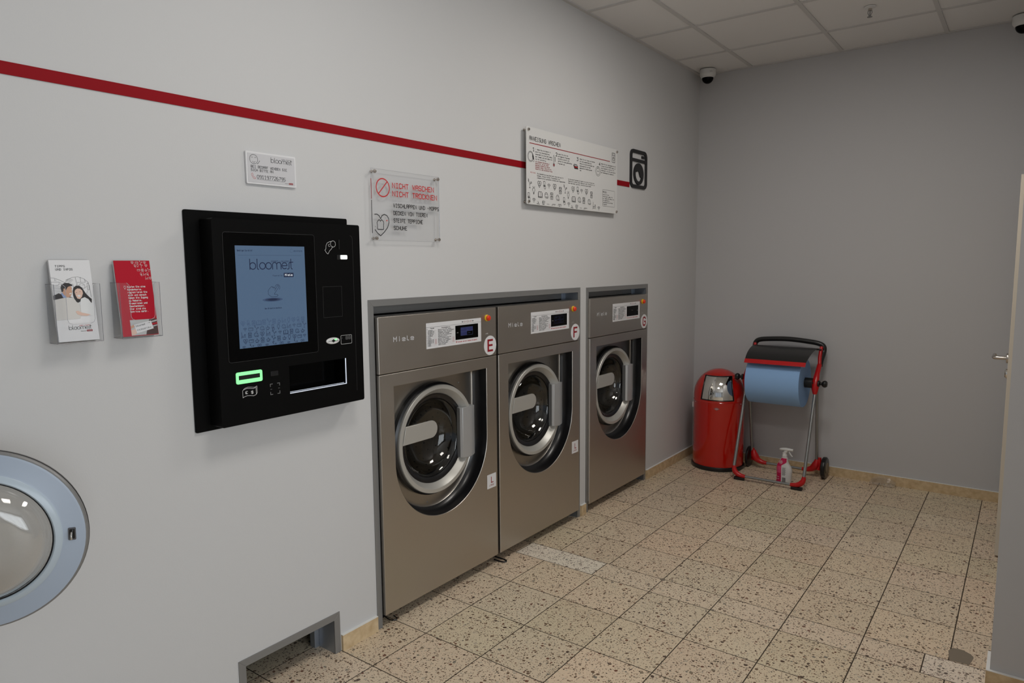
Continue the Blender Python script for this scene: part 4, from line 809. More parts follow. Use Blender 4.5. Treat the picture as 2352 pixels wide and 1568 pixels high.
def make_washer():
    t = thing('washing_machine', '', 'washing machine', (0, 1.950, 0), 0)
    # carcass
    g = G(); c0, c1 = 0.004, PY-0.004
    g.box(-0.80, -0.066, c0, c0+0.003, 0.058, 1.325, 'galv'); g.box(-0.80, -0.066, c1-0.003, c1, 0.058, 1.325, 'galv'); g.box(-0.80, -0.066, c0, c1, 1.322, 1.325, 'galv')
    g.box(-0.80, -0.066, c0, c1, 0.058, 0.061, 'galv'); g.box(-0.80, -0.797, c0, c1, 0.058, 1.325, 'galv'); g.build('cabinet', t, smooth=False)
    for yy in (0.06, 0.73):
        for xx in (-0.08, -0.72): 
            g = G(); g.cyl((xx, yy, 0.0), (0, 0, 1), 0.022, 0.062, 'rubber', 14); g.build('foot', t)
    # control panel
    g = G(); g.box(-0.07, 0.02, 0, PY, 1.1065, 1.3465, 'steel'); cp = g.build('control_panel', t, smooth=False, bevel=0.0022)
    # front panel with porthole recess
    g = G()
    ca_ = [atan2(z-ZA, y-YC) for y, z in ((0, 0.056), (PY, 0.056), (PY, 1.1025), (0, 1.1025))]
    cr_ = [atan2(ZT-ZA, RC), atan2(ZT-ZA, -RC)]
    angs = sorted(set([round(a % (2*pi), 6) for a in ca_+cr_] + [round(2*pi*k/96, 6) for k in range(96)]))
    X = 0.02; b = 0.002
    O0 = polar_outer(angs, YC, ZA, 0, PY, 0.056, 1.1025); O1 = polar_outer(angs, YC, ZA, b, PY-b, 0.056+b, 1.1025-b)
    I1 = [recess_pt(a, -b, -b) for a in angs]; I0 = [recess_pt(a) for a in angs]
    A = lambda pts, x: [(x, p[0], p[1]) for p in pts]
    g.rings([A(O0, -0.06), A(O0, X-b), A(O1, X), A(I1, X), A(I0, X-b)], 'steel')
    g.build('front_panel', t, angle=30)
    g = G(); g.rings([A(I0, X-b), A(I0, -0.018), A([recess_pt(a, 0.006, 0.002) for a in angs], -0.034), A([recess_pt(a, 0.014, 0.004) for a in angs], -0.046), A([recess_pt(a, 0.024, 0.007) for a in angs], -0.053)], 'rubber'); g.build('recess_trim', t, angle=40)
    g = G()
    prof = [(0.024, -0.053), (0.027, -0.0565), (0.032, -0.0585), (0.042, -0.0592)]
    rs = [A([recess_pt(a, min(s_, 0.05), s_*0.3) for a in angs], x) for s_, x in prof]
    rs.append([(-0.0595, YC+0.245*cos(a), DZ+0.245*sin(a)) for a in [atan2(p_[2]-DZ, p_[1]-YC) for p_ in rs[-1]]])
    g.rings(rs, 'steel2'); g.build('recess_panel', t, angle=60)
    # black seal body and aluminium door ring
    o = (0, YC, DZ)
    g = G(); g.lathe([(0.267, -0.060), (0.266, -0.040), (0.252, -0.030)], o, (1, 0, 0), 'rubber', 64); g.build('door_seal', t)
    g = G(); g.lathe([(0.252, -0.045), (0.2560, -0.032), (0.2562, -0.021), (0.2540, -0.0180), (0.2375, -0.0172), (0.2355, -0.0182), (0.2150, -0.0430), (0.2115, -0.0500), (0.2110, -0.060)], o, (1, 0, 0), 'ringg', 96)
    ring_ = g.build('door_ring', t, angle=22)
    g = G(); g.lathe([(0.2115, -0.046), (0.200, -0.047), (0.188, -0.056), (0.183, -0.075), (0.183, -0.10)], o, (1, 0, 0), 'rubber', 64); g.build('inner_gasket', t)
    g = G()
    pf = [(0.186, -0.060), (0.176, -0.066), (0.168, -0.085), (0.150, -0.115), (0.120, -0.135), (0.070, -0.146), (0.0, -0.149)]
    g.lathe(pf, o, (1, 0, 0), 'tglass', 56); pf2 = [(max(r-0.004, 0), x+0.004) for r, x in pf]; g.lathe(pf2[::-1], o, (1, 0, 0), 'tglass', 56)
    g.lathe([pf2[0], pf[0]], o, (1, 0, 0), 'tglass', 56); g.build('porthole_glass', t, angle=60)
    g = G(); g.lathe([(0.19, -0.10), (0.235, -0.13), (0.235, -0.52), (0.18, -0.56), (0.0, -0.57)], o, (1, 0, 0), 'drum', 48)
    for k in range(3):
        a = radians(90+120*k+20); yy, zz = YC+0.215*cos(a), DZ+0.215*sin(a)
        g.tube([(-0.16, yy, zz), (-0.50, yy, zz)], [0.03, 0.03], 'drum', 10)
    for k in range(26):
        for j in range(9):
            a = 2*pi*(k+0.5*(j % 2))/26; c = Vector((-0.15-0.042*j, YC+0.2345*cos(a), DZ+0.2345*sin(a))); n_ = Vector((0, -cos(a), -sin(a))); u_ = Vector((1, 0, 0)); v_ = n_.cross(u_)
            g.add([tuple(c+(u_*cos(2*pi*q/6)+v_*sin(2*pi*q/6))*0.006) for q in range(6)], [tuple(range(6))], 'blackm')
    g.build('drum', t, angle=50)
    # pill-shaped door handle reaching in from the left
    g = G(); zh = 0.8045; hh = 0.0405; ye = 0.385-hh
    yl = YC - sqrt(0.232**2-(zh-DZ)**2)
    poly = [(YC-sqrt(0.235**2-(zh-hh-DZ)**2), zh-hh), (ye, zh-hh)] + [(ye+hh*cos(radians(a)), zh+hh*sin(radians(a))) for a in range(-75, 76, 15)] + [(ye, zh+hh), (YC-sqrt(0.235**2-(zh+hh-DZ)**2), zh+hh)]
    g.prism(poly, wallmap(0), -0.026, -0.0155, 'ringg'); g.build('door_handle', t, bevel=0.0015)
    # hinge block
    g = G(); pf = [(0.560, -0.050), (0.548, -0.020), (0.556, -0.0075), (0.604, -0.0040), (0.640, -0.010), (0.656, -0.018), (0.656, -0.056)]
    n = len(pf); vs = []
    def hz(y, top): c = 0.006*((y-0.602)/0.054)**2; return (0.873-c) if top else (0.617+c)
    rb = [(x, y, hz(y, False)) for y, x in pf]; rt_ = [(x, y, hz(y, True)) for y, x in pf]
    g.rings([rb, rt_], 'hingeg', True, True, True); hb = g.build('door_hinge', t, angle=25, bevel=0.0015)
    for zz in (0.655, 0.823): 
        g = G(); g.box(-0.046, -0.024, 0.6562, 0.6600, zz, zz+0.014, 'brass'); g.build('hinge_pin', hb, smooth=False)
    g = G()
    for (a, b_) in ((0.118, 0.905), (0.145, 0.515), (0.350, 0.448), (0.628, 0.560), (0.585, 0.985)):
        g = G(); g.lathe([(0.0045, 0), (0.004, 0.0015), (0, 0.002)], (-0.0590, a, b_), (1, 0, 0), 'zinc', 10); g.build('recess_screw', t)
    # embossed name, its glint put into a paler metal
    K = Ink(wallmap(0), 0.0203); K.text('Miele', 0.086, 1.2372, 0.019, 'alu', width=0.120, w=0.0040); lg = K.build('embossed_name', cp)
    # instruction label
    K = Ink(wallmap(0), 0.0206)
    K.rect(0.2845, 1.1855, 0.6705, 1.3010, 'white', -0.0002); K.line([(0.2850, 1.2815), (0.6700, 1.2815)], 0.0008, 'ink', 0.0001)
    for a, b_, r in ((0.548, 1.2905, 0.005), (0.570, 1.291, 0.0075), (0.592, 1.2905, 0.005)): K.circ(a, b_, r, 0.0008, 'inkr', n=10, ry=r*0.7, dh=0.0001)
    for a in (0.532, 0.608): K.poly([(a-0.006, 1.2905), (a, 1.294), (a+0.006, 1.2905), (a, 1.287)], 'inkg', 0.0001)
    K.line([(0.525, 1.2905), (0.615, 1.2905)], 0.0008, 'inkg', 0.0001)
    K.text('Nr.', 0.2885, 1.2715, 0.004, 'ink', width=0.007, dh=0.0001); K.text('Programm', 0.312, 1.2745, 0.0042, 'ink', width=0.024, dh=0.0001, w=0.0009); K.text('Anwendungsbereich', 0.386, 1.2725, 0.0044, 'ink', width=0.058, dh=0.0001, w=0.0009)
    pr = ['Kochwäsche', 'Buntwäsche 60', 'Buntwäsche 40', 'Pflegeleicht', 'Feinwäsche', 'Wolle', 'Schnell', 'Baumwolle 95', 'Baumwolle 60', 'Baumwolle 40', 'Daunen', 'Spülen']
    ds = ['Baumwolle und Leinen, kochfest', 'Baumwolle, Leinen, stark verschmutzt', 'Mischgewebe, leicht verschmutzt', 'Synthetik und Mischgewebe', 'Feine Textilien aus Kunstfasern', 'Handwäsche und Wolle', 'Leicht verschmutzte Textilien', 'Baumwolle, mit Vorwäsche', 'Baumwolle, normal verschmutzt', 'Bunte Textilien, Hemden', 'Kissen und Bettdecken', 'Zusätzlich spülen']
    for i in range(12):
        z = 1.2655-0.00625*i; K.text('%d' % (i+1), 0.2885, z, 0.0034, 'ink', dh=0.0001, w=0.0006, width=0.003 if i < 9 else 0.006); K.text(pr[i], 0.297, z, 0.0036, 'ink', width=len(pr[i])*0.0029, dh=0.0001, w=0.00075)
        K.line([(0.297, z-0.0014), (0.352, z-0.0014)], 0.0004, 'inkg', 0.0001); K.text(ds[i], 0.362, z, 0.0036, 'ink', width=len(ds[i])*0.0030, dh=0.0001, w=0.00075); K.line([(0.362, z-0.0014), (0.470, z-0.0014)], 0.0003, 'inkg', 0.0001)
        if i in (7, 8, 9, 10): K.text('9,50', 0.340, z, 0.0036, 'inkr', width=0.012, dh=0.0001); K.text('9,50', 0.460, z, 0.0036, 'inkr', width=0.012, dh=0.0001)
    K.text('TÜR feststeht und alle Taschen sind geleert', 0.4815, 1.1955, 0.0064, 'inkr', width=0.158, dh=0.0001, w=0.0010)
    K.build('instruction_label', t)
    g = G(); g.box(0.0195, 0.0218, 0.4805, 0.6460, 1.2090, 1.2755, 'gloss'); g.build('display', t, smooth=False, bevel=0.0004)
    # emergency stop
    g = G(); g.lathe([(0.0165, 0), (0.0165, 0.004), (0.013, 0.006)], (0.02, 0.716, 1.2970), (1, 0, 0), 'yellow', 24, False, True); eb = g.build('emergency_button_collar', t)
    g = G(); g.lathe([(0.0085, 0.005), (0.0135, 0.009), (0.0135, 0.014), (0.010, 0.0185), (0, 0.020)], (0.02, 0.716, 1.2970), (1, 0, 0), 'ored', 24); g.build('emergency_button', eb)
    K = Ink(wallmap(0), 0.0203); K.text('proSI', 0.705, 1.2170, 0.0050, 'white', width=0.020, w=0.0008); K.build('model_mark', t)
    g = G(); g.lathe([(0.0487, 0.0001), (0.0487, 0.0008), (0, 0.0008)], (0.02, 0.7400, 1.1585), (1, 0, 0), 'white', 40); g.build('letter_sticker', t, smooth=False)
    return t
def decorate(t, letter, lit, size):
    st = [c for c in t.children if c.name.startswith('letter_sticker')][0]
    K = Ink(wallmap(0), 0.0213)
    S = {'E': [[(0.712, 1.1895), (0.724, 1.1895), (0.724, 1.1275), (0.712, 1.1275)], [(0.724, 1.1895), (0.756, 1.1895), (0.756, 1.1795), (0.724, 1.1795)], [(0.724, 1.1640), (0.753, 1.1640), (0.753, 1.1545), (0.724, 1.1545)], [(0.724, 1.1375), (0.756, 1.1375), (0.756, 1.1275), (0.724, 1.1275)]],
         'F': [[(0.712, 1.1895), (0.724, 1.1895), (0.724, 1.1275), (0.712, 1.1275)], [(0.724, 1.1895), (0.757, 1.1895), (0.757, 1.1795), (0.724, 1.1795)], [(0.724, 1.1640), (0.752, 1.1640), (0.752, 1.1545), (0.724, 1.1545)]]}
    if letter in S:
        for q in S[letter]: K.poly([(a+0.006, b) for a, b in q], 'inkd')
    else: K.line([(0.7605, 1.1755), (0.7560, 1.1830), (0.7480, 1.1860), (0.7330, 1.1860), (0.7250, 1.1810), (0.7215, 1.1720), (0.7215, 1.1450), (0.7250, 1.1360), (0.7330, 1.1310), (0.7480, 1.1310), (0.7570, 1.1360), (0.7600, 1.1450), (0.7600, 1.1570), (0.7430, 1.1570)], 0.0105, 'inkd', ends=0.6)
    K.build('sticker_letter', st)
    dp = [c for c in t.children if c.name.startswith('display')][0]
    K = Ink(wallmap(0), 0.0221)
    if lit:
        a0, b0, a1, b1 = 0.517, 1.2265, 0.6045, 1.2640
        if lit == 2: K.rect(a0, (b0+b1)/2, (a0+a1)/2, b1, 'dispb'); K.rect(a0, b0, (a0+a1)/2, (b0+b1)/2, 'dispb'); K.rect((a0+a1)/2, (b0+b1)/2, a1, b1, 'dispb')
        ml = 'displ' if lit == 2 else 'dispb'
        K.line([(a0, b0), (a1, b0), (a1, b1), (a0, b1), (a0, b0)], 0.0006, ml, 0.0001); K.line([(a0, (b0+b1)/2), (a1, (b0+b1)/2)], 0.0009, ml, 0.0001); K.line([((a0+a1)/2, b0), ((a0+a1)/2, b1)], 0.0007, ml, 0.0001)
        for (a, b, s_) in ((0.522, 1.2560, 'Koch'), (0.565, 1.2520, 'Bunt'), (0.522, 1.2380, 'Fein'), (0.568, 1.2340, 'Info')): K.text(s_, a, b, 0.0035, ml, width=0.018, dh=0.0002)
        K.text('I/O', 0.489, 1.2405, 0.0035, 'inkw', width=0.010)
    else: K.text('Miele', 0.545, 1.2440, 0.005, 'inkt', width=0.02); K.text('I/O', 0.628, 1.2405, 0.0035, 'inkw', width=0.008)
    K.build('display_graphics', dp)
    if size:
        K = Ink(wallmap(0), 0.0206); K.rect(0.7040, 0.4270, 0.7765, 0.5000, 'white', -0.0002)
        K.poly([(0.7345, 0.486), (0.7395, 0.486), (0.7395, 0.458), (0.7545, 0.458), (0.7545, 0.4535), (0.7345, 0.4535)], 'inkd'); K.text('LARGE', 0.7225, 0.4385, 0.0075, 'inkd', width=0.036, w=0.0011); K.build('size_sticker', t)
def copy_tree(o, parent=None):
    c = o.copy(); C.objects.link(c); c.parent = parent
    for ch in list(o.children): copy_tree(ch, c)
    return c
wE = make_washer(); wF = copy_tree(wE); wG = copy_tree(wE)
GW = 'stainless front-loading washing machines in the wall'
for o, yy, lt, lit, sz, lab in ((wE, 1.950, 'E', 2, True, 'stainless washing machine marked with a red letter E'), (wF, 2.7590, 'F', 1, True, 'stainless washing machine marked with a red letter F'), (wG, 3.6715, 'G', 0, False, 'stainless washing machine marked with a red letter G, standing alone')):
    o.location = (0, yy, 0); decorate(o, lt, lit, sz); o['label'] = lab; o['group'] = GW
g = G(); g.tube([(-0.05, 2.010, 0.004), (-0.02, 2.004, 0.004), (0.000, 2.010, 0.004), (0.006, 2.022, 0.004), (0.0, 2.034, 0.004), (-0.03, 2.040, 0.004)], 0.0022, 'rubber', 8)
tag(g.build('drain_cable'), 'short loop of black cable under the washer marked E', 'cable')
g = G(); g.tube([(-0.05, 2.80, 0.005), (0.010, 2.800, 0.005), (0.030, 2.796, 0.004), (0.037, 2.786, 0.004), (0.030, 2.775, 0.004), (0.005, 2.768, 0.005), (-0.03, 2.767, 0.005)], 0.0034, 'rubber', 8)
tag(g.build('power_cable'), 'black cable end poking out below the washer marked F', 'cable')

# ================================================================== TUMBLE DRYER WITH OPEN PORTHOLE (left edge)
t = thing('tumble_dryer', 'wall dryer at left picture edge with open round blue-grey porthole door', 'dryer', (0, -0.50, 0.35))
g = G(); g.box(0.001, 0.028, 0, 0.80, 0, 1.15, 'steel'); g.build('dryer_front', t, smooth=False, bevel=0.003)
nrm = Vector((1, -0.568, -0.075)).normalized(); cen = Vector((0.170, 0.518, 0.902)); 
dd = bpy.data.objects.new('porthole_door', None); C.objects.link(dd); dd.parent = t; dd.empty_display_size = 0.05
uy = (Vector((0, 1, 0)) - nrm*nrm.y).normalized(); uz = nrm.cross(uy)
dd.matrix_local = Matrix(((nrm.x, uy.x, uz.x, cen.x), (nrm.y, uy.y, uz.y, cen.y+0.50), (nrm.z, uy.z, uz.z, cen.z-0.35), (0, 0, 0, 1))) @ Matrix.Scale(0.971, 4)
# build in door frame: local x = normal (towards the room), y sideways, z up
g = G(); g.lathe([(0.2330, -0.026), (0.2352, -0.020), (0.2352, -0.005), (0.2325, -0.0005), (0.2290, 0.0)], (0, 0, 0), (1, 0, 0), 'zinc', 80); g.lathe([(0.2345, -0.016), (0.2362, -0.013), (0.2350, -0.010)], (0, 0, 0), (1, 0, 0), 'rubber', 80)
g.lathe([(0.2330, -0.026), (0.16, -0.028)], (0, 0, 0), (1, 0, 0), 'zinc', 80); g.build('door_rim', dd, angle=30)
g = G(); g.lathe([(0.2300, -0.0003), (0.2240, 0.0018), (0.1830, 0.0030), (0.1790, 0.0050)], (0, 0, 0), (1, 0, 0), 'bluegrey', 80); g.build('inner_panel', dd, angle=50)
g = G(); g.lathe([(0.1792, 0.0048), (0.1760, 0.0085), (0.1640, 0.0120), (0.1600, 0.0090), (0.1590, 0.0), (0.1600, -0.028)], (0, 0, 0), (1, 0, 0), 'bluerim', 80); g.build('glass_retaining_ring', dd, angle=50)
g = G(); g.lathe([(0.1600, 0.006), (0.1580, 0.0080), (0.1560, 0.006), (0.1565, 0.002)], (0, 0, 0), (1, 0, 0), 'rubber', 72); g.build('glass_gasket', dd)
g = G(); pf = [(0.1560, 0.002), (0.1515, 0.014), (0.1400, 0.034), (0.1260, 0.052), (0.1050, 0.060), (0.060, 0.062), (0.0, 0.063)]
g.lathe(pf, (0, 0, 0), (1, 0, 0), 'bowl', 64); pf2 = [(max(r-0.0045, 0), x-0.0045) for r, x in pf]; g.lathe(pf2[::-1], (0, 0, 0), (1, 0, 0), 'bowl', 64); g.lathe([pf2[0], pf[0]], (0, 0, 0), (1, 0, 0), 'bowl', 64)
g.build('glass_bowl', dd, angle=60)
g = G(); g.prism(rrect(0.190, -0.018, 0.2075, 0.016, 0.003), wallmap(0), 0.0015, 0.0040, 'inkg'); g.prism(rrect(0.1930, -0.014, 0.2050, 0.012, 0.002), wallmap(0), 0.0040, 0.0044, 'rubber')
g.tube([(0.004, 0.199, 0.006), (0.014, 0.199, 0.006), (0.019, 0.199, 0.000), (0.019, 0.199, -0.010)], 0.0022, 'chrome', 10); g.build('door_latch', dd)
g = G(); g.box(0.010, 0.060, 0.775, 0.84, 0.49, 0.59, 'zinc'); g.build('door_hinge', t, smooth=False, bevel=0.003)

# ================================================================== TRASH BIN
t = thing('trash_bin', 'red domed trash bin with chrome push flap in the corner', 'trash bin', (0.298, 5.155, 0), radians(15))
R0 = 0.189
g = G(); g.lathe([(0.192, 0.0), (0.196, 0.002), (0.1985, 0.012), (0.197, 0.026), (0.191, 0.032)], (0, 0, 0), (0, 0, 1), 'rubber', 56, True); g.build('base_ring', t)
g = G(); g.lathe([(0.188, 0.028), (R0, 0.034), (R0, 0.515), (R0+0.001, 0.520)], (0, 0, 0), (0, 0, 1), 'redmet', 72); g.lathe([(R0+0.0015, 0.5185), (R0+0.0025, 0.5215), (R0+0.0005, 0.5245)], (0, 0, 0), (0, 0, 1), 'redmet', 72)
g.build('bin_body', t)
def dome_r(z):
    if z <= 0.555: return R0
    return R0*sqrt(max(0, 1-((z-0.555)/0.203)**2))
WZ0, WZ1 = 0.540, 0.7135
def halfw(z): return 0.118-0.024*(z-WZ0)/(WZ1-WZ0)
g = G(); na = 120; zsD = sorted([0.5235, 0.54, 0.555]+[0.555+0.203*sin(radians(a)) for a in range(6, 90, 6)]+[WZ1])
zsD = sorted(set(round(z, 5) for z in zsD))
def dp(a, z, off=0.0): r = dome_r(z)+off; return (r*sin(a), -r*cos(a), z)
def amax(z): return math.asin(min(0.98, halfw(z)/max(dome_r(z), 0.01)))
# columns: first the window span, then the rest, so the opening follows the trapezoid
nw, nr = 16, 60
def colang(z):
    am = amax(min(max(z, WZ0), WZ1))
    return [(-am+2*am*k/nw) for k in range(nw)] + [am+(2*pi-2*am)*k/nr for k in range(nr)]
rows = [[dp(a, z) for a in colang(z)] for z in zsD]; n = nw+nr; vs = [p for r in rows for p in r]; fs = []
for k in range(len(rows)-1):
    zm = (zsD[k]+zsD[k+1])/2
    for i in range(n):
        if i < nw and WZ0 < zm < WZ1: continue
        j = (i+1) % n; fs.append((k*n+i, k*n+j, (k+1)*n+j, (k+1)*n+i))
top = len(vs); vs.append((0, 0, 0.758))
for i in range(n): fs.append(((len(rows)-1)*n+i, (len(rows)-1)*n+(i+1) % n, top))
g.add(vs, fs, 'redmet'); g.build('dome_lid', t, angle=50)
zw = [z for z in zsD if WZ0-1e-6 <= z <= WZ1+1e-6]
def patch(s0, off, m, trim=0.0):
    zz = [WZ0+trim+(WZ1-WZ0-2*trim)*k/8 for k in range(9)]; g = G(); vs = []
    for z in zz:
        am = amax(z)*s0
        vs += [dp(-am+2*am*k/12, z, off) for k in range(13)]
    g.add(vs, [(k*13+i, k*13+i+1, (k+1)*13+i+1, (k+1)*13+i) for k in range(8) for i in range(12)], m); return g
patch(1.02, -0.012, 'rubber', -0.003).build('flap_surround', t)
fp = patch(0.955, -0.002, 'chrome', 0.004).build('push_flap', t)
ed = []
zz = [WZ0+(WZ1-WZ0)*k/8 for k in range(9)]
loop = [dp(-amax(WZ0)+2*amax(WZ0)*k/12, WZ0, 0.0015) for k in range(13)] + [dp(amax(z), z, 0.0015) for z in zz[1:]] + [dp(amax(WZ1)-2*amax(WZ1)*k/12, WZ1, 0.0015) for k in range(1, 13)] + [dp(-amax(z), z, 0.0015) for z in zz[::-1][1:]]
g = G(); g.tube(loop, 0.0032, 'rubber', 6, cap=False); g.build('flap_edge', t)
g = G()
def bodymap(u, v, h): a = u/R0; return ((R0+h)*sin(a), -(R0+h)*cos(a), v)
K = Ink(bodymap, 0.0008); K.line([(-0.020, 0.478), (0, 0.4875), (0.020, 0.478), (0, 0.4685), (-0.020, 0.478)], 0.0022, 'inkt'); K.text('WESCO', -0.010, 0.4745, 0.0062, 'white', width=0.020, w=0.0010); K.circ(0, 0.478, 0.0062, 0.0010, 'inkt')
K.build('maker_badge', t)
for sx in (-1, 1):
    g = G(); a = sx*1.05; g.lathe([(0.0028, 0), (0.0022, 0.002), (0, 0.0025)], (R0*sin(a), -R0*cos(a), 0.508), (sin(a), -cos(a), 0), 'white', 10); g.build('rivet', t)
g = G(); a = radians(-88); c = (R0*sin(a), -R0*cos(a)); g.box(c[0]-0.010, c[0]+0.001, c[1]-0.006, c[1]+0.010, 0.448, 0.488, 'white'); g.build('white_side_tag', t, smooth=False)

# ================================================================== PAPER ROLL STAND
t = thing('paper_roll_stand', 'red and black wheeled floor stand with grey tube frame', 'paper dispenser', (0.76, 5.07, 0)); OX, OY = -0.76, -5.07
XL, XR = 0.516, 0.998
WOFF = {1: 0.011, -1: 0.049}; ROFF = {1: 0.012, -1: 0.004}
def Lc(p): return (p[0]+OX, p[1]+OY, p[2])
def arc3(p0, c, p1, n=6):
    out = []
    for k in range(n+1):
        s_ = k/n; out.append(tuple((1-s_)**2*a+2*s_*(1-s_)*b+s_**2*d for a, b, d in zip(p0, c, p1)))
    return out
def prt(nm, g, **kw): return g.build(nm, t, **kw)
g = G(); g.tube([Lc((XL+0.075, 4.884, 0.030)), Lc((XR-0.075, 4.884, 0.030))], 0.0095, 'steelt', 14); prt('front_tube', g)
g = G(); g.tube([Lc((XL+0.09, 5.256, 0.048)), Lc((XR-0.09, 5.256, 0.048))], 0.0090, 'steelt', 14); prt('rear_tube', g)
for X_, s_ in ((XL, 1), (XR, -1)):
    g = G(); g.tube([Lc((X_, 4.888, 0.085)), Lc((X_, 5.105, 0.640))], 0.0110, 'steelt', 14); prt('front_leg', g)
    g = G(); g.tube([Lc((X_+s_*ROFF[s_], 5.262, 0.115)), Lc((X_+s_*0.002, 5.165, 0.690))], 0.0100, 'steelt', 14); prt('rear_leg', g)
    g = G(); pts = arc3((X_, 4.893, 0.098), (X_-s_*0.004, 4.884, 0.030), (X_+s_*0.085, 4.884, 0.030), 8); g.tube([Lc(p) for p in pts], [0.0125, .015, .0175, .019, .0185, .0175, .016, .0145, .0125], 'redpl', 14)
    el = prt('front_corner', g); g = G(); g.prism([(X_+s_*0.006+OX, 4.868+OY), (X_+s_*0.080+OX, 4.870+OY), (X_+s_*0.080+OX, 4.898+OY), (X_+s_*0.006+OX, 4.902+OY)][::int(s_)], lambda a, b, h: (a, b, h), 0.0, 0.0215, 'rubber'); g.build('rubber_foot', el, smooth=False, bevel=0.004)
    g = G(); b0 = X_+s_*(ROFF[s_]-0.002)+(0.014 if s_ > 0 else 0); pts = arc3((b0, 5.262, 0.135), (b0, 5.260, 0.045), (b0+s_*0.100, 5.256, 0.048), 8); g.tube([Lc(p) for p in pts], [0.014, .022, .028, .028, .025, .021, .018, .0155, .013], 'redpl', 14)
    bo2 = 0.014 if s_ < 0 else -0.016; g.tube([Lc((X_-s_*bo2, 5.262, 0.150)), Lc((X_-s_*bo2, 5.262, 0.110)), Lc((X_-s_*(bo2-0.008), 5.262, 0.060))], [0.012, 0.015, 0.018], 'redpl', 14); prt('wheel_bracket', g)
    g = G(); g.lathe([(0.02, -0.017), (0.070, -0.016), (0.078, -0.010), (0.079, 0), (0.078, 0.010), (0.070, 0.016), (0.02, 0.017)] if s_ < 0 else [(0.02, -0.011), (0.070, -0.0105), (0.078, -0.007), (0.079, 0), (0.078, 0.007), (0.070, 0.0105), (0.02, 0.011)], Lc((X_-s_*WOFF[s_], 5.266, 0.0790)), (s_, 0, 0), 'rubber', 36, True, True)
    wh = prt('wheel', g); g = G(); g.lathe([(0.040, 0), (0.038, 0.003), (0.0, 0.004)], Lc((X_-s_*(WOFF[s_]+0.0175), 5.266, 0.0790)), (-s_, 0, 0), 'redpl' if False else 'card', 24); g.build('wheel_cap', wh)
    # upper arm: red bracket round the spindle, rising to the handle
    ax = X_; dn = [(ax, 5.102, 0.640), (ax, 5.100, 0.690), (ax, 5.110, 0.730), (ax, 5.150, 0.780), (ax, 5.205, 0.835)]
    g = G(); g.tube([Lc(p) for p in dn], [0.014, 0.027, 0.024, 0.017, 0.016], 'redpl', 14, sy=0.75)
    g.tube([Lc(p) for p in [(ax, 5.205, 0.835), (ax+s_*0.006, 5.232, 0.880), (ax+s_*0.008, 5.258, 0.925), (ax+s_*0.006, 5.275, 0.955)]], [0.012, 0.0125, 0.012, 0.011], 'redpl', 12)
    prt('side_arm', g)
    # spindle knobs
    g = G(); yk, zk = 5.10, 0.717
    g.lathe([(0.022, 0.0), (0.022, 0.012), (0.010, 0.018), (0.010, 0.026), (0.018, 0.030), (0.0245, 0.040), (0.0245, 0.050), (0.018, 0.060), (0, 0.063)], Lc((ax-s_*0.018, yk, zk)), (-s_, 0, 0), 'blackpl', 28, True); prt('spindle_knob', g)
g = G(); hp_ = [(XL, 5.262, 0.880), (XL-0.001, 5.290, 0.930), (XL+0.004, 5.296, 0.960), (XL+0.03, 5.298, 0.980), (XL+0.10, 5.298, 0.990), (0.755, 5.298, 0.996), (XR-0.10, 5.298, 0.986), (XR-0.03, 5.298, 0.975), (XR+0.002, 5.298, 0.955), (XR+0.006, 5.290, 0.915), (XR+0.001, 5.248, 0.865), (XR, 5.222, 0.825)]
def smooth_path(P, n=5):
    out = []
    for i in range(len(P)-1):
        p0, p1, p2, p3 = P[max(i-1, 0)], P[i], P[i+1], P[min(i+2, len(P)-1)]
        for k in range(n):
            s_ = k/n; out.append(tuple(0.5*((2*b)+(-a+c)*s_+(2*a-5*b+4*c-d)*s_*s_+(-a+3*b-3*c+d)*s_**3) for a, b, c, d in zip(p0, p1, p2, p3)))
    out.append(P[-1]); return out
g.tube([Lc(p) for p in smooth_path(hp_)], 0.0180, 'blackpl', 14); prt('push_handle', g)
g = G(); g.tube([Lc((XL, 5.245, 0.940)), Lc((XR, 5.245, 0.938))], 0.0055, 'blackpl', 10); prt('cover_rod', g)
# curved cover flap with saw-toothed red tear strip
fl_ = smooth_path([(0, 5.247, 0.946), (0, 5.190, 0.947), (0, 5.115, 0.938), (0, 5.040, 0.918), (0, 4.985, 0.894), (0, 4.950, 0.874)], 4)
g = G(); fx0, fx1 = 0.553, 0.968; th = 0.004
def flapx(k, n): return (XL+0.010+(fx0-XL-0.010)*min(1, k/(n*0.9)), XR-0.018+(fx1+0.014-XR+0.004)*min(1, k/(n*0.9)))
rs = []
for k, p in enumerate(fl_):
    x0, x1 = flapx(k, len(fl_)); rs.append([(x0+OX, p[1]+OY, p[2]), (x1+OX, p[1]+OY, p[2]), (x1+OX, p[1]+OY, p[2]-th), (x0+OX, p[1]+OY, p[2]-th)])
g.rings(rs, 'blackpl', True, True, True); fo = prt('cover_flap', g, angle=25)
g = G(); x0, x1 = flapx(99, 100); nT = 96
topE = [(x0+OX, 4.9500+OY, 0.8765), (x1+OX, 4.9500+OY, 0.8765)]
vs = []; fs = []
for i in range(nT+1):
    x = x0+(x1-x0)*i/nT+OX; zb = 0.8475+(0.0040 if i % 2 else 0.0)
    vs += [(x, 4.9500+OY, 0.8765), (x, 4.9320+OY, 0.8520), (x, 4.9290+OY+(0.003 if i % 2 else 0), zb), (x, 4.9330+OY, zb), (x, 4.9360+OY, 0.8510), (x, 4.9540+OY, 0.8745)]
for i in range(nT):
    a, b = i*6, i*6+6
    for q in range(6): fs.append((a+q, b+q, b+(q+1) % 6, a+(q+1) % 6))
g.add(vs, fs, 'redpl'); g.build('tear_strip', fo, smooth=False)
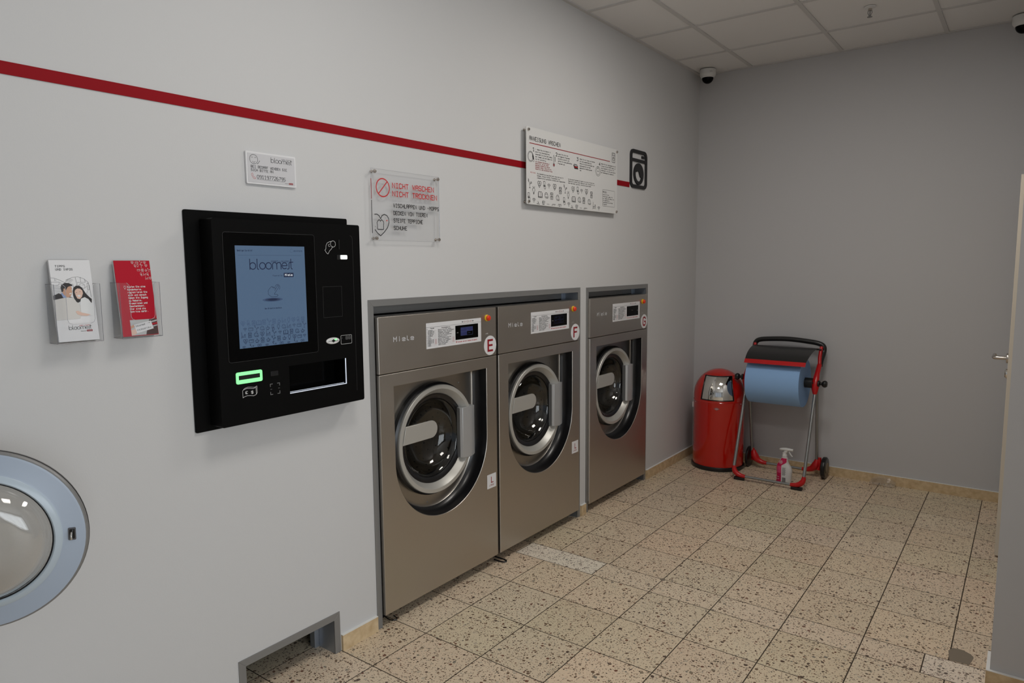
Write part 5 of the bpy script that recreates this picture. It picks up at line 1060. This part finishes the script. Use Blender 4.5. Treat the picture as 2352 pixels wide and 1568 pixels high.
K = Ink(lambda u, v, h: (u+OX, 5.247-v+OY, 0.9465+h), 0.0008); K.text('TORK', 0.735, 0.006, 0.006, 'inkw', width=0.07, w=0.0010); K.build('raised_name', fo)
g = G(); g.tube([Lc((XL+0.01, 5.10, 0.717)), Lc((XR-0.01, 5.10, 0.717))], 0.011, 'blackpl', 14); g.cyl(Lc((0.9335, 5.10, 0.717)), (1, 0, 0), 0.0360, 0.050, 'blackpl', 30); g.cyl(Lc((0.520, 5.10, 0.717)), (1, 0, 0), 0.036, 0.038, 'blackpl', 30); prt('spindle', g)
# the roll itself
t2 = thing('paper_roll', 'thick roll of light blue tissue paper hanging on the stand', 'paper roll', (0.745, 5.10, 0.712))
g = G(); RP = 0.171; xa, xb = -0.185, 0.185
g.lathe([(RP-0.002, xa), (RP, xa+0.002), (RP, xb-0.002), (RP-0.002, xb)], (0, 0, 0), (1, 0, 0), 'paper', 96)
for x in (xa, xb): g.lathe([(RP-0.002, x), (0.115, x-0.0005*(1 if x > 0 else -1)), (0.030, x), ], (0, 0, 0), (1, 0, 0), 'paperd', 96)
g.build('wound_tissue', t2, angle=30)
g = G(); g.lathe([(0.030, xa-0.0005), (0.030, xb+0.0005), (0.027, xb+0.0005), (0.027, xa-0.0005), (0.030, xa-0.0005)], (0, 0, 0), (1, 0, 0), 'card', 40); g.build('cardboard_core', t2, angle=30)
g = G(); nn = 14; vs = []
for k in range(nn+1):
    a = radians(90+8+(k/nn)*34); r = RP+0.0012
    for x in (xa, xb): vs.append((x, -r*sin(a-pi/2), r*cos(a-pi/2)))
sheet = [(xa, -RP-0.0012, 0.02), (xb, -RP-0.0012, 0.02)]
g.add(vs, [(2*k, 2*k+1, 2*k+3, 2*k+2) for k in range(nn)], 'paper'); g.build('loose_sheet', t2)

# ================================================================== SPRAY BOTTLE
t = thing('spray_bottle', 'white and magenta spray bottle standing on floor inside the roll stand', 'spray bottle', (0.842, 4.985, 0))
prof = [(0.000, -0.047, 0.047, 0.027), (0.004, -0.051, 0.050, 0.030), (0.030, -0.050, 0.051, 0.031), (0.060, -0.049, 0.052, 0.031), (0.085, -0.050, 0.054, 0.031), (0.105, -0.051, 0.053, 0.031), (0.125, -0.050, 0.044, 0.030), (0.140, -0.045, 0.034, 0.028), (0.155, -0.037, 0.026, 0.026), (0.170, -0.029, 0.023, 0.023), (0.184, -0.020, 0.022, 0.019), (0.190, -0.016, 0.018, 0.016)]
def bsec(z, a0, a1, d, grow=0.0, n=32):
    c = (a0+a1)/2; rx = (a1-a0)/2+grow; ry = d+grow; out = []
    for k in range(n):
        a = 2*pi*k/n; cs, sn = cos(a), sin(a); out.append((c+rx*abs(cs)**0.75*(1 if cs > 0 else -1), ry*abs(sn)**0.75*(1 if sn > 0 else -1), z))
    return out
g = G(); g.rings([bsec(*p) for p in prof], 'whitepl', True, True, True); bo_ = g.build('bottle_body', t, angle=50)
def label_map(u, v, h):   # front of the bottle at sideways position u, height v
    for p, q in zip(prof[:-1], prof[1:]):
        if p[0] <= v <= q[0]:
            s_ = (v-p[0])/(q[0]-p[0]); a0 = p[1]+(q[1]-p[1])*s_; a1 = p[2]+(q[2]-p[2])*s_; d = p[3]+(q[3]-p[3])*s_; break
    else: a0, a1, d = prof[-1][1:4]
    c = (a0+a1)/2; rx = (a1-a0)/2; cs = max(-0.985, min(0.985, (u-c)/rx)); e = abs(cs)**(1/0.75); sn = sqrt(max(0, 1-e*e))
    return (u, -(d*sn**0.75+h), v)
def strip(g, fn0, fn1, z0, z1, m, h, n=10, nz=16):
    vs = []
    for k in range(nz+1):
        z = z0+(z1-z0)*k/nz; a, b = fn0(z), fn1(z); vs += [label_map(a+(b-a)*i/n, z, h) for i in range(n+1)]
    g.add(vs, [(k*(n+1)+i, k*(n+1)+i+1, (k+1)*(n+1)+i+1, (k+1)*(n+1)+i) for k in range(nz) for i in range(n)], m)
def edge(z, side):
    for p, q in zip(prof[:-1], prof[1:]):
        if p[0] <= z <= q[0]: s_ = (z-p[0])/(q[0]-p[0]); a = (p[side]+(q[side]-p[side])*s_); return a*0.955+0.0
    return prof[-1][side]
g = G(); strip(g, lambda z: edge(z, 1), lambda z: edge(z, 2) if z > 0.158 else -0.012+(z-0.135)*1.45, 0.135, 0.186, 'magenta', 0.0006)
strip(g, lambda z: edge(z, 1), lambda z: -0.012, 0.012, 0.136, 'magenta', 0.0006); strip(g, lambda z: edge(z, 1)+0.004, lambda z: -0.013, 0.080, 0.128, 'pink', 0.0009)
lb = g.build('bottle_label', t)
K = Ink(label_map, 0.0010)
for i in range(12): K.line([(-0.006, 0.120-0.0048*i), (0.018-(i % 3)*0.002, 0.120-0.0048*i)], 0.0016, 'inkg')
for i in range(8): K.line([(-0.003+0.0030*i, 0.018), (-0.003+0.0030*i, 0.050)], 0.0014 if i % 2 else 0.0022, 'ink', ends=0)
for a, b in ((-0.040, 0.035), (-0.029, 0.035), (-0.040, 0.050), (-0.029, 0.050)): K.disc(a, b, 0.0030, 'whitepl', dh=0.0004, n=8)
K.text('G5', -0.026, 0.152, 0.012, 'whitepl', width=0.016, w=0.0018, dh=0.0004); K.circ(-0.018, 0.158, 0.012, 0.0012, 'whitepl', dh=0.0004); K.text('Hygiene', -0.046, 0.0035, 0.005, 'inkg', width=0.024, w=0.0008)
K.disc(0.012, 0.008, 0.0045, 'ink', n=10)
K.build('label_print', lb)
g = G(); g.lathe([(0.0165, 0.189), (0.0175, 0.191), (0.0170, 0.206), (0.0140, 0.212), (0.0130, 0.222), (0.015, 0.232)], (0, 0, 0), (0, 0, 1), 'whitepl', 24, True)
hd = [(-0.036, 0.0, 0.2415), (-0.030, 0, 0.2435), (-0.015, 0, 0.2455), (0.005, 0, 0.2470), (0.030, 0, 0.2465), (0.046, 0, 0.2465), (0.050, 0, 0.2465)]
g.tube(hd, [0.004, 0.0085, 0.0115, 0.013, 0.0120, 0.0095, 0.0090], 'whitepl', 16, sy=0.9); g.tube([(-0.006, 0, 0.214), (0.004, 0, 0.228), (0.016, 0, 0.240)], [0.012, 0.0125, 0.011], 'whitepl', 14)
tg = g.build('spray_head', t); g = G(); g.tube([(0.028, 0, 0.236), (0.033, 0, 0.224), (0.041, 0, 0.212), (0.050, 0, 0.202), (0.054, 0, 0.203)], [0.005, 0.0048, 0.0045, 0.004, 0.003], 'whitepl', 10); g.build('trigger', tg)
g = G(); g.cyl((0.049, 0, 0.2465), (1, 0, 0), 0.0098, 0.007, 'whitepl', 20); g.build('nozzle', tg)

# ================================================================== CEILING FITTINGS
def dome_cam(x, y, label, ang):
    t = thing('security_camera', label, 'security camera', (x, y, ZC), ang)
    g = G(); g.lathe([(0.055, 0.0), (0.0585, 0.003), (0.0590, 0.030), (0.057, 0.044), (0.046, 0.060), (0.040, 0.062)], (0, 0, 0), (0, 0, -1), 'whitepl', 48, True); hs = g.build('camera_housing', t)
    g = G(); g.lathe([(0.0425, 0.056)]+[(0.0425*cos(radians(a)), 0.060+0.0425*sin(radians(a))) for a in range(0, 91, 10)], (0, 0, 0), (0, 0, -1), 'gloss', 40); g.build('dark_dome', t)
    def cm(u, v, h): a = u/0.059; return ((0.059+h)*sin(a), -(0.059+h)*cos(a), v)
    K = Ink(cm, 0.0004); K.text('AXIS', -0.009, -0.027, 0.0045, 'inkg', width=0.018, w=0.0009); K.build('maker_mark', hs)
dome_cam(0.117, 5.238, 'white dome camera on ceiling in the corner above the red bin', radians(45))
dome_cam(2.040, 5.285, 'white dome camera on ceiling at the dark upper right corner', radians(10))
t = thing('fire_sprinkler', 'small sprinkler head with white ceiling plate on the ceiling panel', 'sprinkler', (1.333, 4.569, ZC+0.004))
g = G(); g.lathe([(0.031, 0), (0.030, 0.006), (0.014, 0.011), (0.012, 0.011)], (0, 0, 0), (0, 0, -1), 'whitepl', 32, True, True); g.build('ceiling_plate', t)
g = G(); g.cyl((0, 0, -0.010), (0, 0, -1), 0.011, 0.012, 'brass', 16); g.tube([(0, 0, -0.02), (0, 0, -0.055)], 0.0035, 'zinc', 10)
for s_ in (-1, 1): g.tube([(s_*0.009, 0, -0.02), (s_*0.011, 0, -0.034), (s_*0.003, 0, -0.052)], 0.002, 'zinc', 8)
g.build('sprinkler_body', t); g = G(); g.cyl((0, 0, -0.022), (0, 0, -1), 0.0028, 0.022, 'ored', 10); g.build('glass_bulb', t)
g = G(); g.lathe([(0.0, 0.054), (0.013, 0.055), (0.014, 0.0575), (0, 0.058)], (0, 0, 0), (0, 0, -1), 'zinc', 20); g.build('deflector', t)
for (x, y), pw in zip(ADDED_LAMPS, ADDED_LAMP_W):  # lamp panels added out of view to light the walls
    t = thing('added_ceiling_lamp', 'unseen square lamp panel added in the ceiling to light the room', 'ceiling lamp', (x, y, ZC+0.003), 0, 'lamp panels added to the ceiling out of view')
    g = G(); g.box(-0.297, 0.297, -0.297, 0.297, -0.004, 0.002, 'whitepl'); g.build('added_lamp_frame', t, smooth=False)
    g = G(); g.box(-0.280, 0.280, -0.280, 0.280, -0.006, -0.004, 'addlamp'); g.build('added_lamp_diffuser', t, smooth=False)
    l = area('added_lamp_light', (x, y, ZC-0.012), (0, 0, -1), 0.54, 0.54, pw, (1.0, 0.955, 0.90)); l.name = 'added_lamp_light'

# ---- scrap of clear film lying against the rear baseboard
g = G(); rnd = random.Random(11); nx, ny = 9, 6; vs = []
for j in range(ny+1):
    for i in range(nx+1):
        u = i/nx; v = j/ny; vs.append((1.34+0.15*u+rnd.uniform(-.006, .006), 5.300+0.055*v+rnd.uniform(-.005, .003), 0.003+0.052*(v**2)*(0.5+0.5*sin(u*3.1))+rnd.uniform(0, 0.009)))
g.add(vs, [(j*(nx+1)+i, j*(nx+1)+i+1, (j+1)*(nx+1)+i+1, (j+1)*(nx+1)+i) for j in range(ny) for i in range(nx)], 'film')
tag(g.build('plastic_film', smooth=False), 'crumpled scrap of clear plastic film on floor against back baseboard', 'plastic film')
